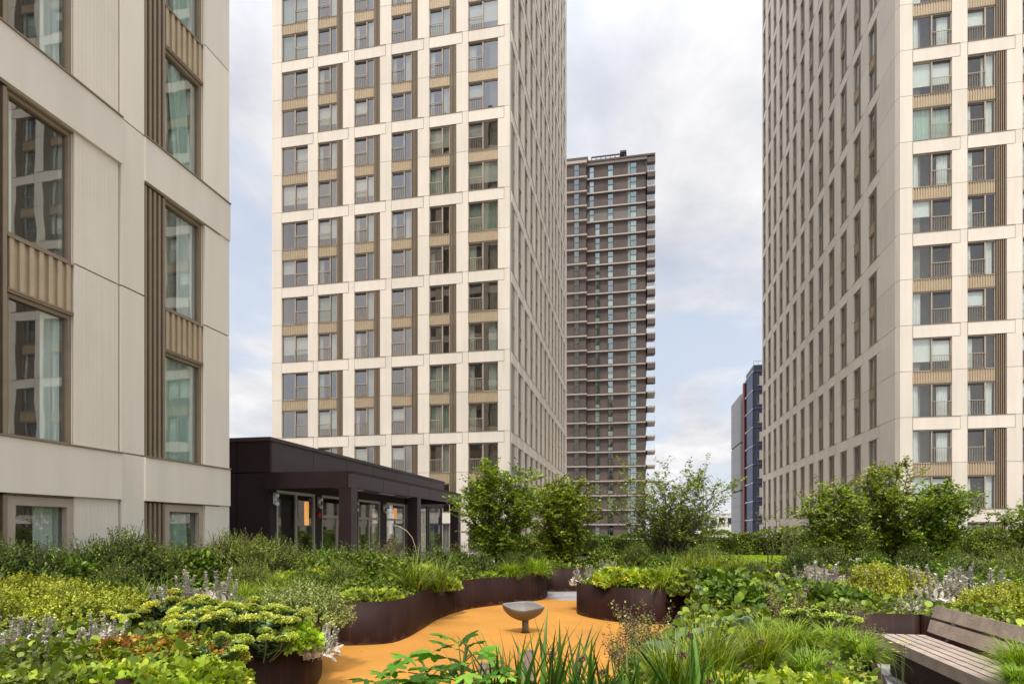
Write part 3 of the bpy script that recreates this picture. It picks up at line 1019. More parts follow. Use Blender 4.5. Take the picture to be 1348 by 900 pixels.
D_out = [G(424, 7.3), G(421, 6.6), G(405, 6.05), G(365, 5.6), G(300, 5.0), G(200, 4.3), G(80, 3.9), G(-120, 3.8), G(-200, 5.6), G(-60, 8.2), G(120, 9.2), G(300, 9.6), G(405, 9.2), G(418, 8.2)]
PD = planter(D_out, 'large dark steel planter with yellow shrubs and sedum, nearest the block with tall windows')
H_out = [G(447, 11.6), G(430, 10.6), G(380, 10.2), G(260, 10.2), G(120, 9.95), G(100, 10.3), G(260, 12.0), G(330, 14.0), G(420, 14.2), G(448, 13.2)]
PH = planter(H_out, 'dark steel planter along the pavilion with a dense small-leaved hedge of shrubs')
F_out = [G(1137, 7.58), G(1300, 7.9), G(1440, 8.3), G(1500, 11.5), G(1300, 13.0), G(1120, 12.8), G(1035, 11.6), G(1045, 9.6), G(1070, 8.7), G(1105, 8.0)]
bx0, bx1 = G(1137, 7.58), None
E_out = [G(440, 3.35), G(560, 3.6), G(700, 3.75), G(800, 4.1), G(850, 5.0), G(880, 6.2), G(895, 7.6), G(930, 8.9), G(990, 9.4), G(1035, 8.5), G(1062, 7.0), G(1108, 6.2), G(1130, 5.5), G(1150, 4.8), G(1180, 3.4), G(1150, 2.2), G(700, 2.2), G(400, 2.4)]
PE = planter(E_out, 'near dark steel planter with iris, fig leaves and grasses, in front of the orange surface')
# bench bay: planter F wraps the bench; grid aligned
BX = G(1152, 6.93)[0]       # front edge of seat
BY = G(1152, 6.93)[1]
F_out = [(BX - 0.12, BY + 0.62), (BX + 0.60, BY + 0.50), (BX + 0.68, BY + 0.42), (BX + 0.70, BY - 1.0), (BX + 0.70, BY - 2.5), (BX + 1.2, BY - 3.4), (BX + 3.2, BY - 3.2), (BX + 5, BY + 1.2), (BX + 4.2, BY + 5.5), (BX + 0.4, BY + 5.4), (BX - 1.0, BY + 4.1), (BX - 1.05, BY + 2.3), (BX - 0.62, BY + 1.2)]
PF = planter(F_out, 'lavender-brown steel planter wrapping the timber bench, with yellow and silver mounds')
EB = [(BX - 0.02 + 0.62, BY - 2.42), (BX + 1.5, BY - 2.45), (BX + 1.5, BY - 3.6), (BX + 0.62, BY - 3.6)]
PG = planter([(BX + 0.06, BY - 2.40), (BX + 0.9, BY - 2.40), (BX + 1.6, BY - 2.5), (BX + 1.6, BY - 3.8), (BX + 0.06, BY - 3.8)], 'dark steel planter at the near end of the timber bench, under arching grass', sharp=True, rim=0.615)
K_out = [G(1000, 16.0), G(1060, 15.2), G(1150, 14.8), G(1260, 14.6), G(1400, 14.8), G(1440, 18), G(1250, 19), G(1060, 19), G(1000, 17.6)]
PK = planter(K_out, 'long steel planter at the foot of the multi-stem trees beside the lawn')


# ------------------------------------------------------------------ benches
def bench(x, y, length, label, flip=1, arm=True):
    """x: front edge, y: far end; runs toward -Y; backrest on +X side"""
    r_ = root('bench', (x, y, 0), label, 'bench', 'timber benches built against the planters')
    L_ = length
    for i in range(5):
        s = MB()
        x0 = i * 0.105
        if i == 0:
            s.box(0, 0.085, -L_, 0, 0.34, 0.45, 'timber')
        else:
            s.box(x0, x0 + 0.085, -L_, 0, 0.405, 0.45, 'timber')
        put('seat_slat', s, r_)
    for (z0, z1, xx) in ((0.49, 0.625, 0.53), (0.655, 0.785, 0.575)):
        s = MB()
        b = len(s.v)
        dx = 0.035
        pr = [(xx, z0), (xx + 0.045, z0 - 0.01), (xx + 0.045 + dx, z1 - 0.01), (xx + dx, z1)]
        s.v += [(p[0], 0, p[1]) for p in pr] + [(p[0], -L_, p[1]) for p in pr]
        k = s.mi('timber')
        for f in ((3, 2, 1, 0), (4, 5, 6, 7), (0, 1, 5, 4), (1, 2, 6, 5), (2, 3, 7, 6), (3, 0, 4, 7)):
            s.f.append(f); s.m.append(k)
        put('backrest', s, r_)
    for yy in (-0.35, -L_ / 2, -L_ + 0.3):
        s = MB()
        s.box(0.06, 0.5, yy - 0.03, yy + 0.03, 0.35, 0.404, 'dark_steel')
        s.box(0.30, 0.36, yy - 0.03, yy + 0.03, 0.0, 0.35, 'dark_steel')
        s.tube([(0.5, yy, 0.38), (0.59, yy, 0.46), (0.665, yy, 0.74)], 0.022, 'steel', 6)
        put('leg', s, r_)
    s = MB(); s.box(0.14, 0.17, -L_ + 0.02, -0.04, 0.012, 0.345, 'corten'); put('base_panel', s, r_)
    if arm:
        yy = -L_ + 0.33
        s = MB()
        s.box(0.18, 0.56, yy - 0.03, yy + 0.03, 0.655, 0.668, 'steel')
        s.tube([(0.185, yy, 0.66), (0.24, yy, 0.452)], 0.014, 'steel', 6)
        put('armrest', s, r_)
    return r_


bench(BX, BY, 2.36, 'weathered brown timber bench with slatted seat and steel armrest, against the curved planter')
x, y = G(1030, 14.9)
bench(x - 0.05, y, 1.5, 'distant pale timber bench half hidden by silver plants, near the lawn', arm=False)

# ------------------------------------------------------------------ bowl on post
bx, by = G(689, 9.63)
r_ = root('play_bowl', (bx, by, 0), 'bronze metal leaf-shaped bowl on a short post, standing on the orange surface', 'bowl', rz=YAW + 0.05)
s = MB(); nU, nV = 40, 10
k1, k2 = s.mi('bowl_metal'), s.mi('bowl_inside')


def bowlpt(u, v, ins):
    a = 2 * math.pi * u / nU
    rx, ry = 0.335, 0.24
    c, sn = math.cos(a), math.sin(a)
    rr = 1.0 / (abs(c) ** 1.3 + abs(sn) ** 1.3) ** (1 / 1.3)
    X, Y = rr * c * rx, rr * sn * ry
    top = 0.43 + 0.045 * math.sin(a) + (0.02 if c < 0 else 0.0) * abs(c) - 0.01 * math.cos(3 * a)
    q = math.sin(v / nV * math.pi / 2)
    h = 0.19 + (top - 0.19) * (1 - math.cos(v / nV * math.pi / 2)) ** 0.85
    if ins:
        return (X * q * 0.93, Y * q * 0.93, min(h + 0.02, top - 0.004) if v < nV else top)
    return (X * q, Y * q, h)


for ins in (0, 1):
    b0 = len(s.v)
    for v in range(nV + 1):
        for u in range(nU):
            s.v.append(bowlpt(u, v, ins))
    for v in range(nV):
        for u in range(nU):
            u2 = (u + 1) % nU
            q = (b0 + v * nU + u, b0 + v * nU + u2, b0 + (v + 1) * nU + u2, b0 + (v + 1) * nU + u)
            s.f.append(q if ins == 0 else q[::-1]); s.m.append(k2 if ins else k1)
nn = (nV + 1) * nU
for u in range(nU):
    u2 = (u + 1) % nU
    s.f.append((nV * nU + u, nV * nU + u2, nn + nV * nU + u2, nn + nV * nU + u)); s.m.append(k2)
put('bowl', s, r_, smooth=True)
s = MB(); s.tube([(0.03, 0, 0.006), (0.03, 0, 0.205)], 0.052, 'bowl_metal', 18); put('post', s, r_, smooth=True)
s = MB(); s.tube([(0.03, 0, 0.006), (0.03, 0, 0.012)], 0.075, 'dark_steel', 18); put('base_plate', s, r_)
for (p, d, h, wd, lab) in [(696.5, 6.0, 0.43, 0.05, 'short grey square post rising between the iris leaves'), (638, 5.7, 0.37, 0.05, 'shorter grey square post behind the fig leaves, by the orange surface')]:
    x, y = G(p, d)
    s = MB(); s.box(-wd, wd, -wd * 0.8, wd * 0.8, 0.006, h, 'post_grey'); s.box(-wd * .98, wd * .98, -wd * 0.78, wd * 0.78, h, h + .008, 'steel')
    tag(put('post', s, None, (x, y, 0), YAW), lab, 'post', 'short grey posts on the play surface')
    bpy.context.view_layer.update()

# ------------------------------------------------------------------ foliage engine


def arr(v): return np.array(v, float)


DIAMOND = (arr([(0, 0, 0), (-0.30, 0.45, 0.05), (0.30, 0.45, 0.05), (0, 1, -0.06)]), np.array([(0, 2, 3), (0, 3, 1)]))
OVAL = (arr([(0, 0, 0), (-0.27, 0.33, 0.05), (0, 0.36, -0.02), (0.27, 0.33, 0.05), (-0.22, 0.72, 0.03), (0, 0.74, -0.05), (0.22, 0.72, 0.03), (0, 1, -0.14)]),
        np.array([(0, 2, 1), (0, 3, 2), (1, 2, 5), (1, 5, 4), (2, 3, 6), (2, 6, 5), (4, 5, 7), (5, 6, 7)]))
_r = [(0, 0, 0)] + [(0.5 * math.sin(a) * (1 + 0.05 * math.sin(5 * a)), 0.5 - 0.5 * math.cos(a), 0.06 * math.sin(3 * a) + 0.05) for a in [2 * math.pi * i / 10 for i in range(1, 10)]] + [(0, 0.5, -0.03)]
ROUND = (arr(_r), np.array([(10, i, i + 1) for i in range(0, 9)] + [(10, 9, 0)]))


def lobed(depth=0.42, nl=5, wav=0.05, spread=2.5):
    pts = []
    m = nl * 4
    for i in range(m + 1):
        u = i / m
        a = (u - 0.5) * 2 * spread
        lob = abs(math.sin(u * nl * math.pi))
        r = (0.62 - 0.22 * abs(u - 0.5) * 2) * (1 - depth + depth * lob ** 0.7)
        pts.append((r * math.sin(a), 0.40 + r * math.cos(a), wav * math.cos(u * nl * 2 * math.pi) - 0.10 * r * r))
    v = [(0, 0, 0), (0, 0.38, 0.03)] + pts
    t = [(1, i + 3, i + 2) for i in range(m)] + [(0, 1, 2), (0, m + 2, 1)]
    return arr(v), np.array(t)


LOBED = lobed()
FIGLEAF = lobed(0.5, 5, 0.05, 2.2)


def unit(a):
    return a / np.maximum(np.linalg.norm(a, axis=1, keepdims=True), 1e-9)


def scatter(leaf, P, D, U, S, wid=1.0):
    V, T = leaf
    y = unit(D)
    z = U - (U * y).sum(1, keepdims=True) * y
    bad = np.linalg.norm(z, axis=1) < 1e-3
    z[bad] = (0.3, 0.9, 0.1)
    z = unit(z)
    x = np.cross(y, z)
    S = np.asarray(S).reshape(-1, 1, 1)
    out = P[:, None, :] + S * (V[None, :, 0:1] * wid * x[:, None, :] + V[None, :, 1:2] * y[:, None, :] + V[None, :, 2:3] * z[:, None, :])
    n = len(P)
    tri = (T[None] + (np.arange(n) * len(V))[:, None, None]).reshape(-1, 3)
    return out.reshape(-1, 3), tri


def ribbons(P, az, th0, L, W, droop, seg=6, fold=False, twist=0.0):
    """arching blades"""
    n = len(P)
    t = np.linspace(0, 1, seg + 1)
    ang = th0[:, None] + droop[:, None] * t[None] ** 1.3
    ds = (L / seg)[:, None]
    hx = np.concatenate([np.zeros((n, 1)), np.cumsum(np.sin(ang[:, :-1]) * ds, 1)], 1)
    hz = np.concatenate([np.zeros((n, 1)), np.cumsum(np.cos(ang[:, :-1]) * ds, 1)], 1)
    c, s_ = np.cos(az)[:, None], np.sin(az)[:, None]
    ctr = np.stack([P[:, 0:1] + hx * c, P[:, 1:2] + hx * s_, P[:, 2:3] + hz], 2)
    w = W[:, None] * np.clip(np.minimum(0.55 + 1.6 * t, 1.0) * (1 - t ** 2.2), 0.02, 1)[None]
    tw = az[:, None] + math.pi / 2 + twist * t[None]
    side = np.stack([np.cos(tw), np.sin(tw), np.zeros_like(tw)], 2) * w[:, :, None] * 0.5
    if fold:
        nrm = np.stack([-np.cos(ang) * c, -np.cos(ang) * s_, np.sin(ang)], 2)
        vs = np.stack([ctr - side + nrm * w[:, :, None] * 0.18, ctr, ctr + side + nrm * w[:, :, None] * 0.18], 2)
        m = 3
    else:
        vs = np.stack([ctr - side, ctr + side], 2)
        m = 2
    V = vs.reshape(-1, 3)
    base = []
    for i in range(seg):
        for j in range(m - 1):
            a = i * m + j
            base += [(a, a + 1, a + m + 1), (a, a + m + 1, a + m)]
    base = np.array(base)
    tri = (base[None] + (np.arange(n) * (seg + 1) * m)[:, None, None]).reshape(-1, 3)
    return V, tri


def tri_mesh(name, parts):
    """parts: list of (V, T, material)"""
    Vs, Ts, Ms, mats, off = [], [], [], [], 0
    for V, T, m in parts:
        if m not in mats: mats.append(m)
        Vs.append(V); Ts.append(T + off); Ms.append(np.full(len(T), mats.index(m), np.int32)); off += len(V)
    V = np.concatenate(Vs); T = np.concatenate(Ts); M = np.concatenate(Ms)
    me = bpy.data.meshes.new(name)
    me.vertices.add(len(V)); me.vertices.foreach_set('co', V.astype(np.float32).ravel())
    me.loops.add(len(T) * 3); me.loops.foreach_set('vertex_index', T.astype(np.int32).ravel())
    me.polygons.add(len(T)); me.polygons.foreach_set('loop_start', np.arange(0, len(T) * 3, 3, dtype=np.int32))
    me.polygons.foreach_set('loop_total', np.full(len(T), 3, np.int32))
    for m in mats: me.materials.append(MATS[m])
    me.polygons.foreach_set('material_index', M)
    me.update(calc_edges=True)
    return me


def u_(a, b, n): return RNG.uniform(a, b, n)


def rdir(n, up=0.0):
    d = RNG.normal(size=(n, 3))
    d = unit(d)
    if up is not None:
        d[:, 2] = np.abs(d[:, 2]) * (1 if up >= 0 else -1)
    return d


def lump(d, k, seed, amp=0.16):
    r = np.random.default_rng(seed)
    f = np.ones(len(d))
    for i in range(k):
        c = unit(r.normal(size=(1, 3)))[0]
        c[2] = abs(c[2])
        f += amp * r.uniform(0.4, 1.0) * np.exp(-np.sum((d - c) ** 2, 1) / 0.10)
    return f / (1 + amp * 0.6)


def stems_mb(n, r, h, rad, mat, lean=0.3, seed=0):
    rd = random.Random(seed)
    mb = MB()
    for i in range(n):
        a = rd.uniform(0, 6.28); q = r * math.sqrt(rd.random()) * 0.4
        x, y = q * math.cos(a), q * math.sin(a)
        dx, dy = lean * r * math.cos(a) * rd.uniform(0.5, 2), lean * r * math.sin(a) * rd.uniform(0.5, 2)
        H = h * rd.uniform(0.6, 0.95)
        mb.tube([(x, y, -0.06), (x + dx * 0.3, y + dy * 0.3, H * 0.35), (x + dx, y + dy, H)], [rad, rad * 0.8, rad * 0.4], mat, 5)
    return mb


def mound(r, h, n, size, leaf, mat, seed, shell=0.35, outw=0.6, wid=1.0, lumps=9, low=0.0, upr=0.3, amp=0.16):
    d = rdir(n)
    d[:, 2] = np.clip(d[:, 2] + low, -0.25, 1)
    d = unit(d)
    f = lump(d, lumps, seed, amp) * (1 - shell * RNG.random(n) ** 1.7)
    P = d * f[:, None] * arr([r, r, h])
    nrm = unit(d * arr([1 / r, 1 / r, 1 / h]))
    D = nrm * outw + RNG.normal(size=(n, 3)) * 0.55 + arr([0, 0, upr * 0.5])
    U = nrm + arr([0, 0, 0.5]) + RNG.normal(size=(n, 3)) * 0.3
    V, T = scatter(leaf, P, D, U, u_(0.7, 1.25, n) * size, wid)
    return V, T, mat


def sprigs(r, h, ns, per, L, size, mat, seed, wid=1.2, low=0.08, amp=0.12, inner=0.3):
    """dense mound made of many short leafy sprigs with shaded gaps between them"""
    rg = np.random.default_rng(seed)
    d = rdir(ns); d[:, 2] = np.clip(d[:, 2] - low * rg.random(ns), -0.15, 1); d = unit(d)
    ph = rg.uniform(0, 6.28, 6)
    f = 1 + amp * (np.sin(d[:, 0] * 5 + ph[0]) * np.sin(d[:, 1] * 5 + ph[1]) + 0.6 * np.sin(d[:, 0] * 11 + ph[2]) * np.sin(d[:, 1] * 12 + ph[3]) + 0.4 * np.sin(d[:, 2] * 13 + ph[4]))
    f *= 1 - inner * rg.random(ns) ** 2.2
    P0 = d * f[:, None] * arr([r, r, h]) * 0.93
    nrm = unit(d * arr([1 / r, 1 / r, 1 / h]))
    ax = unit(nrm * 0.9 + arr([0, 0, 0.75]) + rg.normal(size=(ns, 3)) * 0.28)
    Ls = L * rg.uniform(0.6, 1.35, ns)
    t = np.tile(np.linspace(0.0, 1, per), (ns, 1))
    P = P0[:, None] + ax[:, None] * (t * Ls[:, None])[:, :, None]
    P = P.reshape(-1, 3)
    m = len(P)
    A = np.repeat(ax, per, 0)
    side = unit(np.cross(A, rg.normal(size=(m, 3))))
    D = side * 0.85 + A * (0.35 + 0.5 * t.reshape(-1, 1))
    S = size * (1.15 - 0.5 * t.reshape(-1)) * rg.uniform(0.75, 1.2, m)
    V, T = scatter(DIAMOND, P, D, A + rg.normal(size=(m, 3)) * 0.35, S, wid)
    return V, T, mat


def shoots(r, h, n, L, size, per, leaf, mat, seed, wid=0.8, h0=0.6):
    """upright leafy shoots standing above a shrub"""
    a = u_(0, 6.28, n); q = np.sqrt(u_(0, 1, n)) * r * 0.85
    hb = h * (1 - 0.45 * (q / r) ** 2) * h0
    lean = RNG.normal(size=(n, 2)) * 0.16
    Ln = L * u_(0.5, 1.1, n)
    t = np.tile(np.linspace(0.05, 1, per), (n, 1))
    x = (q * np.cos(a))[:, None] + lean[:, :1] * t * Ln[:, None] * 1.5
    y = (q * np.sin(a))[:, None] + lean[:, 1:] * t * Ln[:, None] * 1.5
    z = hb[:, None] + t * Ln[:, None]
    P = np.stack([x, y, z], 2).reshape(-1, 3)
    m = len(P)
    az = np.tile(np.arange(per) * 2.4, n) + np.repeat(u_(0, 6, n), per)
    D = np.stack([np.cos(az), np.sin(az), u_(0.2, 0.9, m)], 1)
    U = np.tile(arr([0, 0, 1.0]), (m, 1)) + RNG.normal(size=(m, 3)) * 0.2
    S = size * (1.15 - 0.6 * t.reshape(-1)) * u_(0.8, 1.15, m)
    V, T = scatter(leaf, P, D, U, S, wid)
    P0 = np.stack([q * np.cos(a), q * np.sin(a), np.zeros(n)], 1)
    mb = MB()
    for i in range(n):
        mb.tube([(x[i, 0] * 0.5, y[i, 0] * 0.5, 0), (x[i, 0], y[i, 0], z[i, 0]), (x[i, -1], y[i, -1], z[i, -1])], [0.005, 0.004, 0.002], 'bark', 4, cap=False)
    return (V, T, mat), mb


PROTO = {}


def proto(kind, parts, cat):
    """parts: list of (part name, mesh)"""
    PROTO.setdefault(kind, []).append((parts, cat))


def pm(name, mb):
    me = mb.mesh(name)
    return me


for v in range(2):
    proto('yellow', [('foliage', tri_mesh('foliage', [sprigs(0.66, 0.50, 1350, 13, 0.085, 0.030, 'leaf_yellow', 10 + v, wid=1.45)])),
                     ('stem', pm('stem', stems_mb(26, 0.6, 0.42, 0.006, 'bark', 0.8, v)))], 'shrub')
    proto('variegated', [('foliage', tri_mesh('foliage', [sprigs(0.48, 0.44, 1000, 12, 0.075, 0.025, 'leaf_variegated', 20 + v, wid=1.3)])),
                         ('stem', pm('stem', stems_mb(20, 0.45, 0.4, 0.005, 'bark', 0.8, v)))], 'shrub')
    proto('lime', [('foliage', tri_mesh('foliage', [mound(0.36, 0.22, 700, 0.095, LOBED, 'leaf_lime', 30 + v, outw=0.9, shell=0.35, lumps=10, low=-0.1)])),
                   ('stem', pm('stem', stems_mb(26, 0.34, 0.2, 0.003, 'green_stem', 0.45, v)))], 'foliage plant')
    proto('rust', [('foliage', tri_mesh('foliage', [mound(0.34, 0.20, 500, 0.075, LOBED, 'leaf_rust', 40 + v, outw=0.9, shell=0.4, lumps=10), mound(0.33, 0.18, 380, 0.085, LOBED, 'leaf_lime', 41 + v, outw=0.9)])),
                   ('stem', pm('stem', stems_mb(20, 0.3, 0.2, 0.003, 'red_stem', 0.45, v)))], 'foliage plant')
    a1, m1 = shoots(0.5, 0.95, 60, 0.45, 0.055, 16, OVAL, 'leaf_dark', v)
    m1.add(stems_mb(14, 0.5, 0.7, 0.01, 'bark', 0.6, v))
    proto('dark_shrub', [('foliage', tri_mesh('foliage', [mound(0.50, 0.78, 2200, 0.062, OVAL, 'leaf_dark', 50 + v, shell=0.5, wid=0.8, lumps=6, amp=0.15), sprigs(0.52, 0.80, 420, 12, 0.2, 0.055, 'leaf_dark', 54 + v, wid=0.9, amp=0.12, inner=0.4), a1])), ('stem', pm('stem', m1))], 'shrub')
    a1, m1 = shoots(0.5, 0.9, 70, 0.40, 0.040, 20, DIAMOND, 'leaf_olive', v)
    m1.add(stems_mb(14, 0.5, 0.7, 0.008, 'bark', 0.6, v))
    proto('olive_shrub', [('foliage', tri_mesh('foliage', [sprigs(0.56, 0.82, 900, 14, 0.15, 0.036, 'leaf_olive', 60 + v, wid=1.0, amp=0.10, inner=0.45), a1])), ('stem', pm('stem', m1))], 'shrub')
    a1, m1 = shoots(0.5, 0.8, 40, 0.40, 0.07, 12, OVAL, 'leaf_mid', v)
    m1.add(stems_mb(12, 0.5, 0.6, 0.008, 'green_stem', 0.6, v))
    proto('leafy_shrub', [('foliage', tri_mesh('foliage', [mound(0.55, 0.62, 2600, 0.085, OVAL, 'leaf_mid', 70 + v, shell=0.5, wid=1.05, lumps=16, amp=0.2), a1])), ('stem', pm('stem', m1))], 'shrub')
    proto('big_leaf', [('foliage', tri_mesh('foliage', [mound(0.48, 0.42, 800, 0.115, OVAL, 'leaf_mid', 80 + v, shell=0.5, wid=1.35, outw=0.8, lumps=12, amp=0.2), mound(0.46, 0.38, 70, 0.10, ROUND, 'leaf_glaucous', 82 + v, shell=0.5, outw=0.7)])),
                       ('stem', pm('stem', stems_mb(30, 0.46, 0.36, 0.004, 'green_stem', 0.4, v)))], 'foliage plant')
    proto('glaucous', [('foliage', tri_mesh('foliage', [mound(0.34, 0.24, 75, 0.19, ROUND, 'leaf_glaucous', 84 + v, shell=0.5, outw=0.8, lumps=8), mound(0.36, 0.30, 500, 0.05, LOBED, 'leaf_lime', 85 + v, shell=0.6)])),
                       ('stem', pm('stem', stems_mb(24, 0.34, 0.25, 0.005, 'green_stem', 0.4, v)))], 'foliage plant')
    n = 900
    P = np.stack([u_(-.09, .09, n), u_(-.09, .09, n), np.zeros(n)], 1)
    proto('hakone', [('blades', tri_mesh('blades', [(*ribbons(P, u_(0, 6.28, n), u_(0.1, 0.9, n), u_(0.35, 0.62, n), u_(0.006, 0.011, n), u_(0.9, 2.3, n), 7), 'leaf_hakone')])),
                     ('stem', pm('stem', stems_mb(16, 0.2, 0.2, 0.003, 'green_stem', 0.8, v)))], 'grass')
    n = 420
    P = np.stack([u_(-.10, .10, n), u_(-.10, .10, n), np.zeros(n)], 1)
    proto('grass', [('blades', tri_mesh('blades', [(*ribbons(P, u_(0, 6.28, n), u_(0.0, 0.45, n), u_(0.40, 0.78, n), u_(0.008, 0.015, n), u_(0.3, 1.5, n), 7), 'leaf_grass')])),
                    ('stem', pm('stem', stems_mb(10, 0.2, 0.3, 0.003, 'green_stem', 0.5, v)))], 'grass')
    n = 150
    P = np.stack([u_(-.10, .10, n), u_(-.08, .08, n), np.zeros(n)], 1)
    proto('daylily', [('blades', tri_mesh('blades', [(*ribbons(P, u_(0, 6.28, n), u_(0.05, 0.75, n), u_(0.42, 0.75, n), u_(0.013, 0.022, n), u_(0.5, 1.9, n), 8, True), 'leaf_mid')])),
                      ('stem', pm('stem', stems_mb(5, 0.2, 0.4, 0.004, 'green_stem', 0.5, v)))], 'foliage plant')
    n = 26
    P = np.stack([u_(-.09, .09, n), u_(-.07, .07, n), np.zeros(n)], 1)
    proto('iris', [('blades', tri_mesh('blades', [(*ribbons(P, u_(0, 6.28, n), u_(0.02, 0.5, n), u_(0.32, 0.66, n), u_(0.020, 0.034, n), u_(-0.05, 0.45, n), 9, True), 'leaf_iris')])),
                   ('stem', pm('stem', stems_mb(3, 0.08, 0.12, 0.006, 'green_stem', 0.5, v)))], 'iris')
    # stachys
    ns = 17
    spk, st = [], MB()
    for i in range(ns):
        a = RNG.uniform(0, 6.28); q = 0.24 * math.sqrt(RNG.random())
        x, y = q * math.cos(a), q * math.sin(a)
        lx, ly = RNG.normal(0, 0.05, 2) + arr([x, y]) * 0.25
        h0, h1 = 0.10, RNG.uniform(0.22, 0.46)
        st.tube([(x, y, -0.04), (x + lx * .4, y + ly * .4, h0), (x + lx, y + ly, h1)], [0.006, 0.006, 0.004], 'post_grey', 5)
        k = 95
        t = np.sort(u_(0.25, 1.0, k))
        wh = 0.55 * np.round(t * 13) / 13 + 0.45 * t + RNG.normal(0, 0.012, k)
        P = np.stack([x + lx * wh, y + ly * wh, h0 * 0 + h1 * wh], 1)
        az = u_(0, 6.28, k)
        D = np.stack([np.cos(az), np.sin(az), u_(0.1, 1.0, k)], 1)
        S = 0.047 * (1.15 - 0.55 * t) * u_(0.8, 1.2, k)
        spk.append((*scatter(DIAMOND, P, D, np.tile(arr([0, 0, 1.]), (k, 1)), S, 1.3), 'leaf_silver'))
    proto('silver', [('foliage', tri_mesh('foliage', [mound(0.32, 0.17, 420, 0.10, OVAL, 'leaf_silver', 90 + v, shell=0.6, wid=0.75, outw=0.8), (*mound(0.27, 0.24, 1300, 0.032, DIAMOND, 'leaf_silver', 91 + v, shell=0.8)[:2], 'leaf_silver')])),
                     ('flower_spikes_mass', tri_mesh('flower_spike', spk)), ('stem', pm('stem', st))], 'silver plant')
    # sedum
    hd, lf, st = [], [], MB()
    heads = []
    tries = 0
    while len(heads) < 10 and tries < 4000:
        tries += 1
        a = RNG.uniform(0, 6.28); q = 0.28 * math.sqrt(RNG.random())
        x, y = q * math.cos(a), q * math.sin(a)
        if all((x - X) ** 2 + (y - Y) ** 2 > 0.0175 for X, Y in heads): heads.append((x, y))
    for x, y in heads:
        H = RNG.uniform(0.24, 0.35) - 1.1 * (x * x + y * y)
        x2, y2 = x * 1.12, y * 1.12
        st.tube([(x * 0.4, y * 0.4, -0.03), (x, y, H * 0.5), (x2, y2, H - 0.02)], 0.006, 'green_stem', 5)
        r = RNG.uniform(0.060, 0.085)
        k = 420
        a = u_(0, 6.28, k); q = np.sqrt(u_(0, 1, k))
        P = np.stack([x2 + r * q * np.cos(a), y2 + r * q * np.sin(a), H - 0.035 * q ** 2.5 + 0.009 * np.sin(9 * a + x * 50) * q + RNG.normal(0, 0.004, k)], 1)
        D = np.stack([np.cos(a) * q + RNG.normal(0, .5, k), np.sin(a) * q + RNG.normal(0, .5, k), u_(0.3, 1.1, k)], 1)
        hd.append((*scatter(DIAMOND, P, D, np.tile(arr([0, 0, 1.]), (k, 1)) + RNG.normal(0, .4, (k, 3)), u_(0.015, 0.024, k), 1.5), 'head_sedum'))
        k = 62
        t = u_(0.02, 0.90, k)
        az = u_(0, 6.28, k)
        P = np.stack([x2 * t, y2 * t, H * t], 1)
        D = np.stack([np.cos(az), np.sin(az), u_(0.0, 0.7, k)], 1)
        lf.append((*scatter(ROUND, P, D, np.tile(arr([0, 0, 1.]), (k, 1)) + RNG.normal(0, .2, (k, 3)), u_(0.055, 0.095, k), 0.85), 'leaf_sedum'))
    proto('sedum', [('flower_heads_mass', tri_mesh('flower_head', hd)), ('foliage', tri_mesh('foliage', lf)), ('stem', pm('stem', st))], 'stonecrop')
    # wispy seeding plant
    lf, st = [], MB()
    for i in range(34):
        a = RNG.uniform(0, 6.28); lean = RNG.uniform(0.02, 0.22)
        H = RNG.uniform(0.3, 0.55)
        pts = [(0.05 * math.cos(a), 0.05 * math.sin(a), 0)]
        for j in range(1, 6):
            pts.append((math.cos(a) * (0.05 + lean * (j / 5) ** 1.4) + RNG.normal(0, .008), math.sin(a) * (0.05 + lean * (j / 5) ** 1.4) + RNG.normal(0, .008), H * j / 5))
        st.tube(pts, [0.0035, 0.003, 0.0026, 0.002, 0.0016, 0.001], 'red_stem' if i % 3 == 0 else 'green_stem', 4, cap=False)
        k = 46
        t = u_(0.35, 1.0, k); idx = t * 5
        i0 = np.minimum(idx.astype(int), 4); fr = (idx - i0)[:, None]
        pp = arr(pts); P = pp[i0] * (1 - fr) + pp[i0 + 1] * fr + RNG.normal(0, 0.012, (k, 3))
        lf.append((*scatter(DIAMOND, P, rdir(k), rdir(k), u_(0.012, 0.026, k), 1.2), 'seed_brown' if i % 2 else 'leaf_variegated'))
    proto('wispy', [('foliage', tri_mesh('foliage', lf)), ('stem', pm('stem', st))], 'wildflower')
    # round seed heads on tall stalks
    for nh, kd in ((1, 'seedhead'),):
        hd, st = [], MB()
        H = 0.55
        st.tube([(0, 0, -0.3), (0.01, 0.0, 0.2), (0.035 * (1 - 2 * v), 0.01, H)], [0.004, 0.003, 0.0025], 'green_stem', 5)
        k = 150
        d = rdir(k, None); d[:, 2] += 0.35; d = unit(d)
        c = arr([0.035 * (1 - 2 * v), 0.01, H + 0.008])
        hd.append((*scatter(DIAMOND, c + d * u_(0.004, 0.02, k)[:, None], d + RNG.normal(0, .3, (k, 3)), rdir(k), u_(0.010, 0.017, k), 0.9), 'seed_brown'))
        proto(kd, [('seed_head', tri_mesh('seed_head', hd)), ('stem', pm('stem', st))], 'seed head')
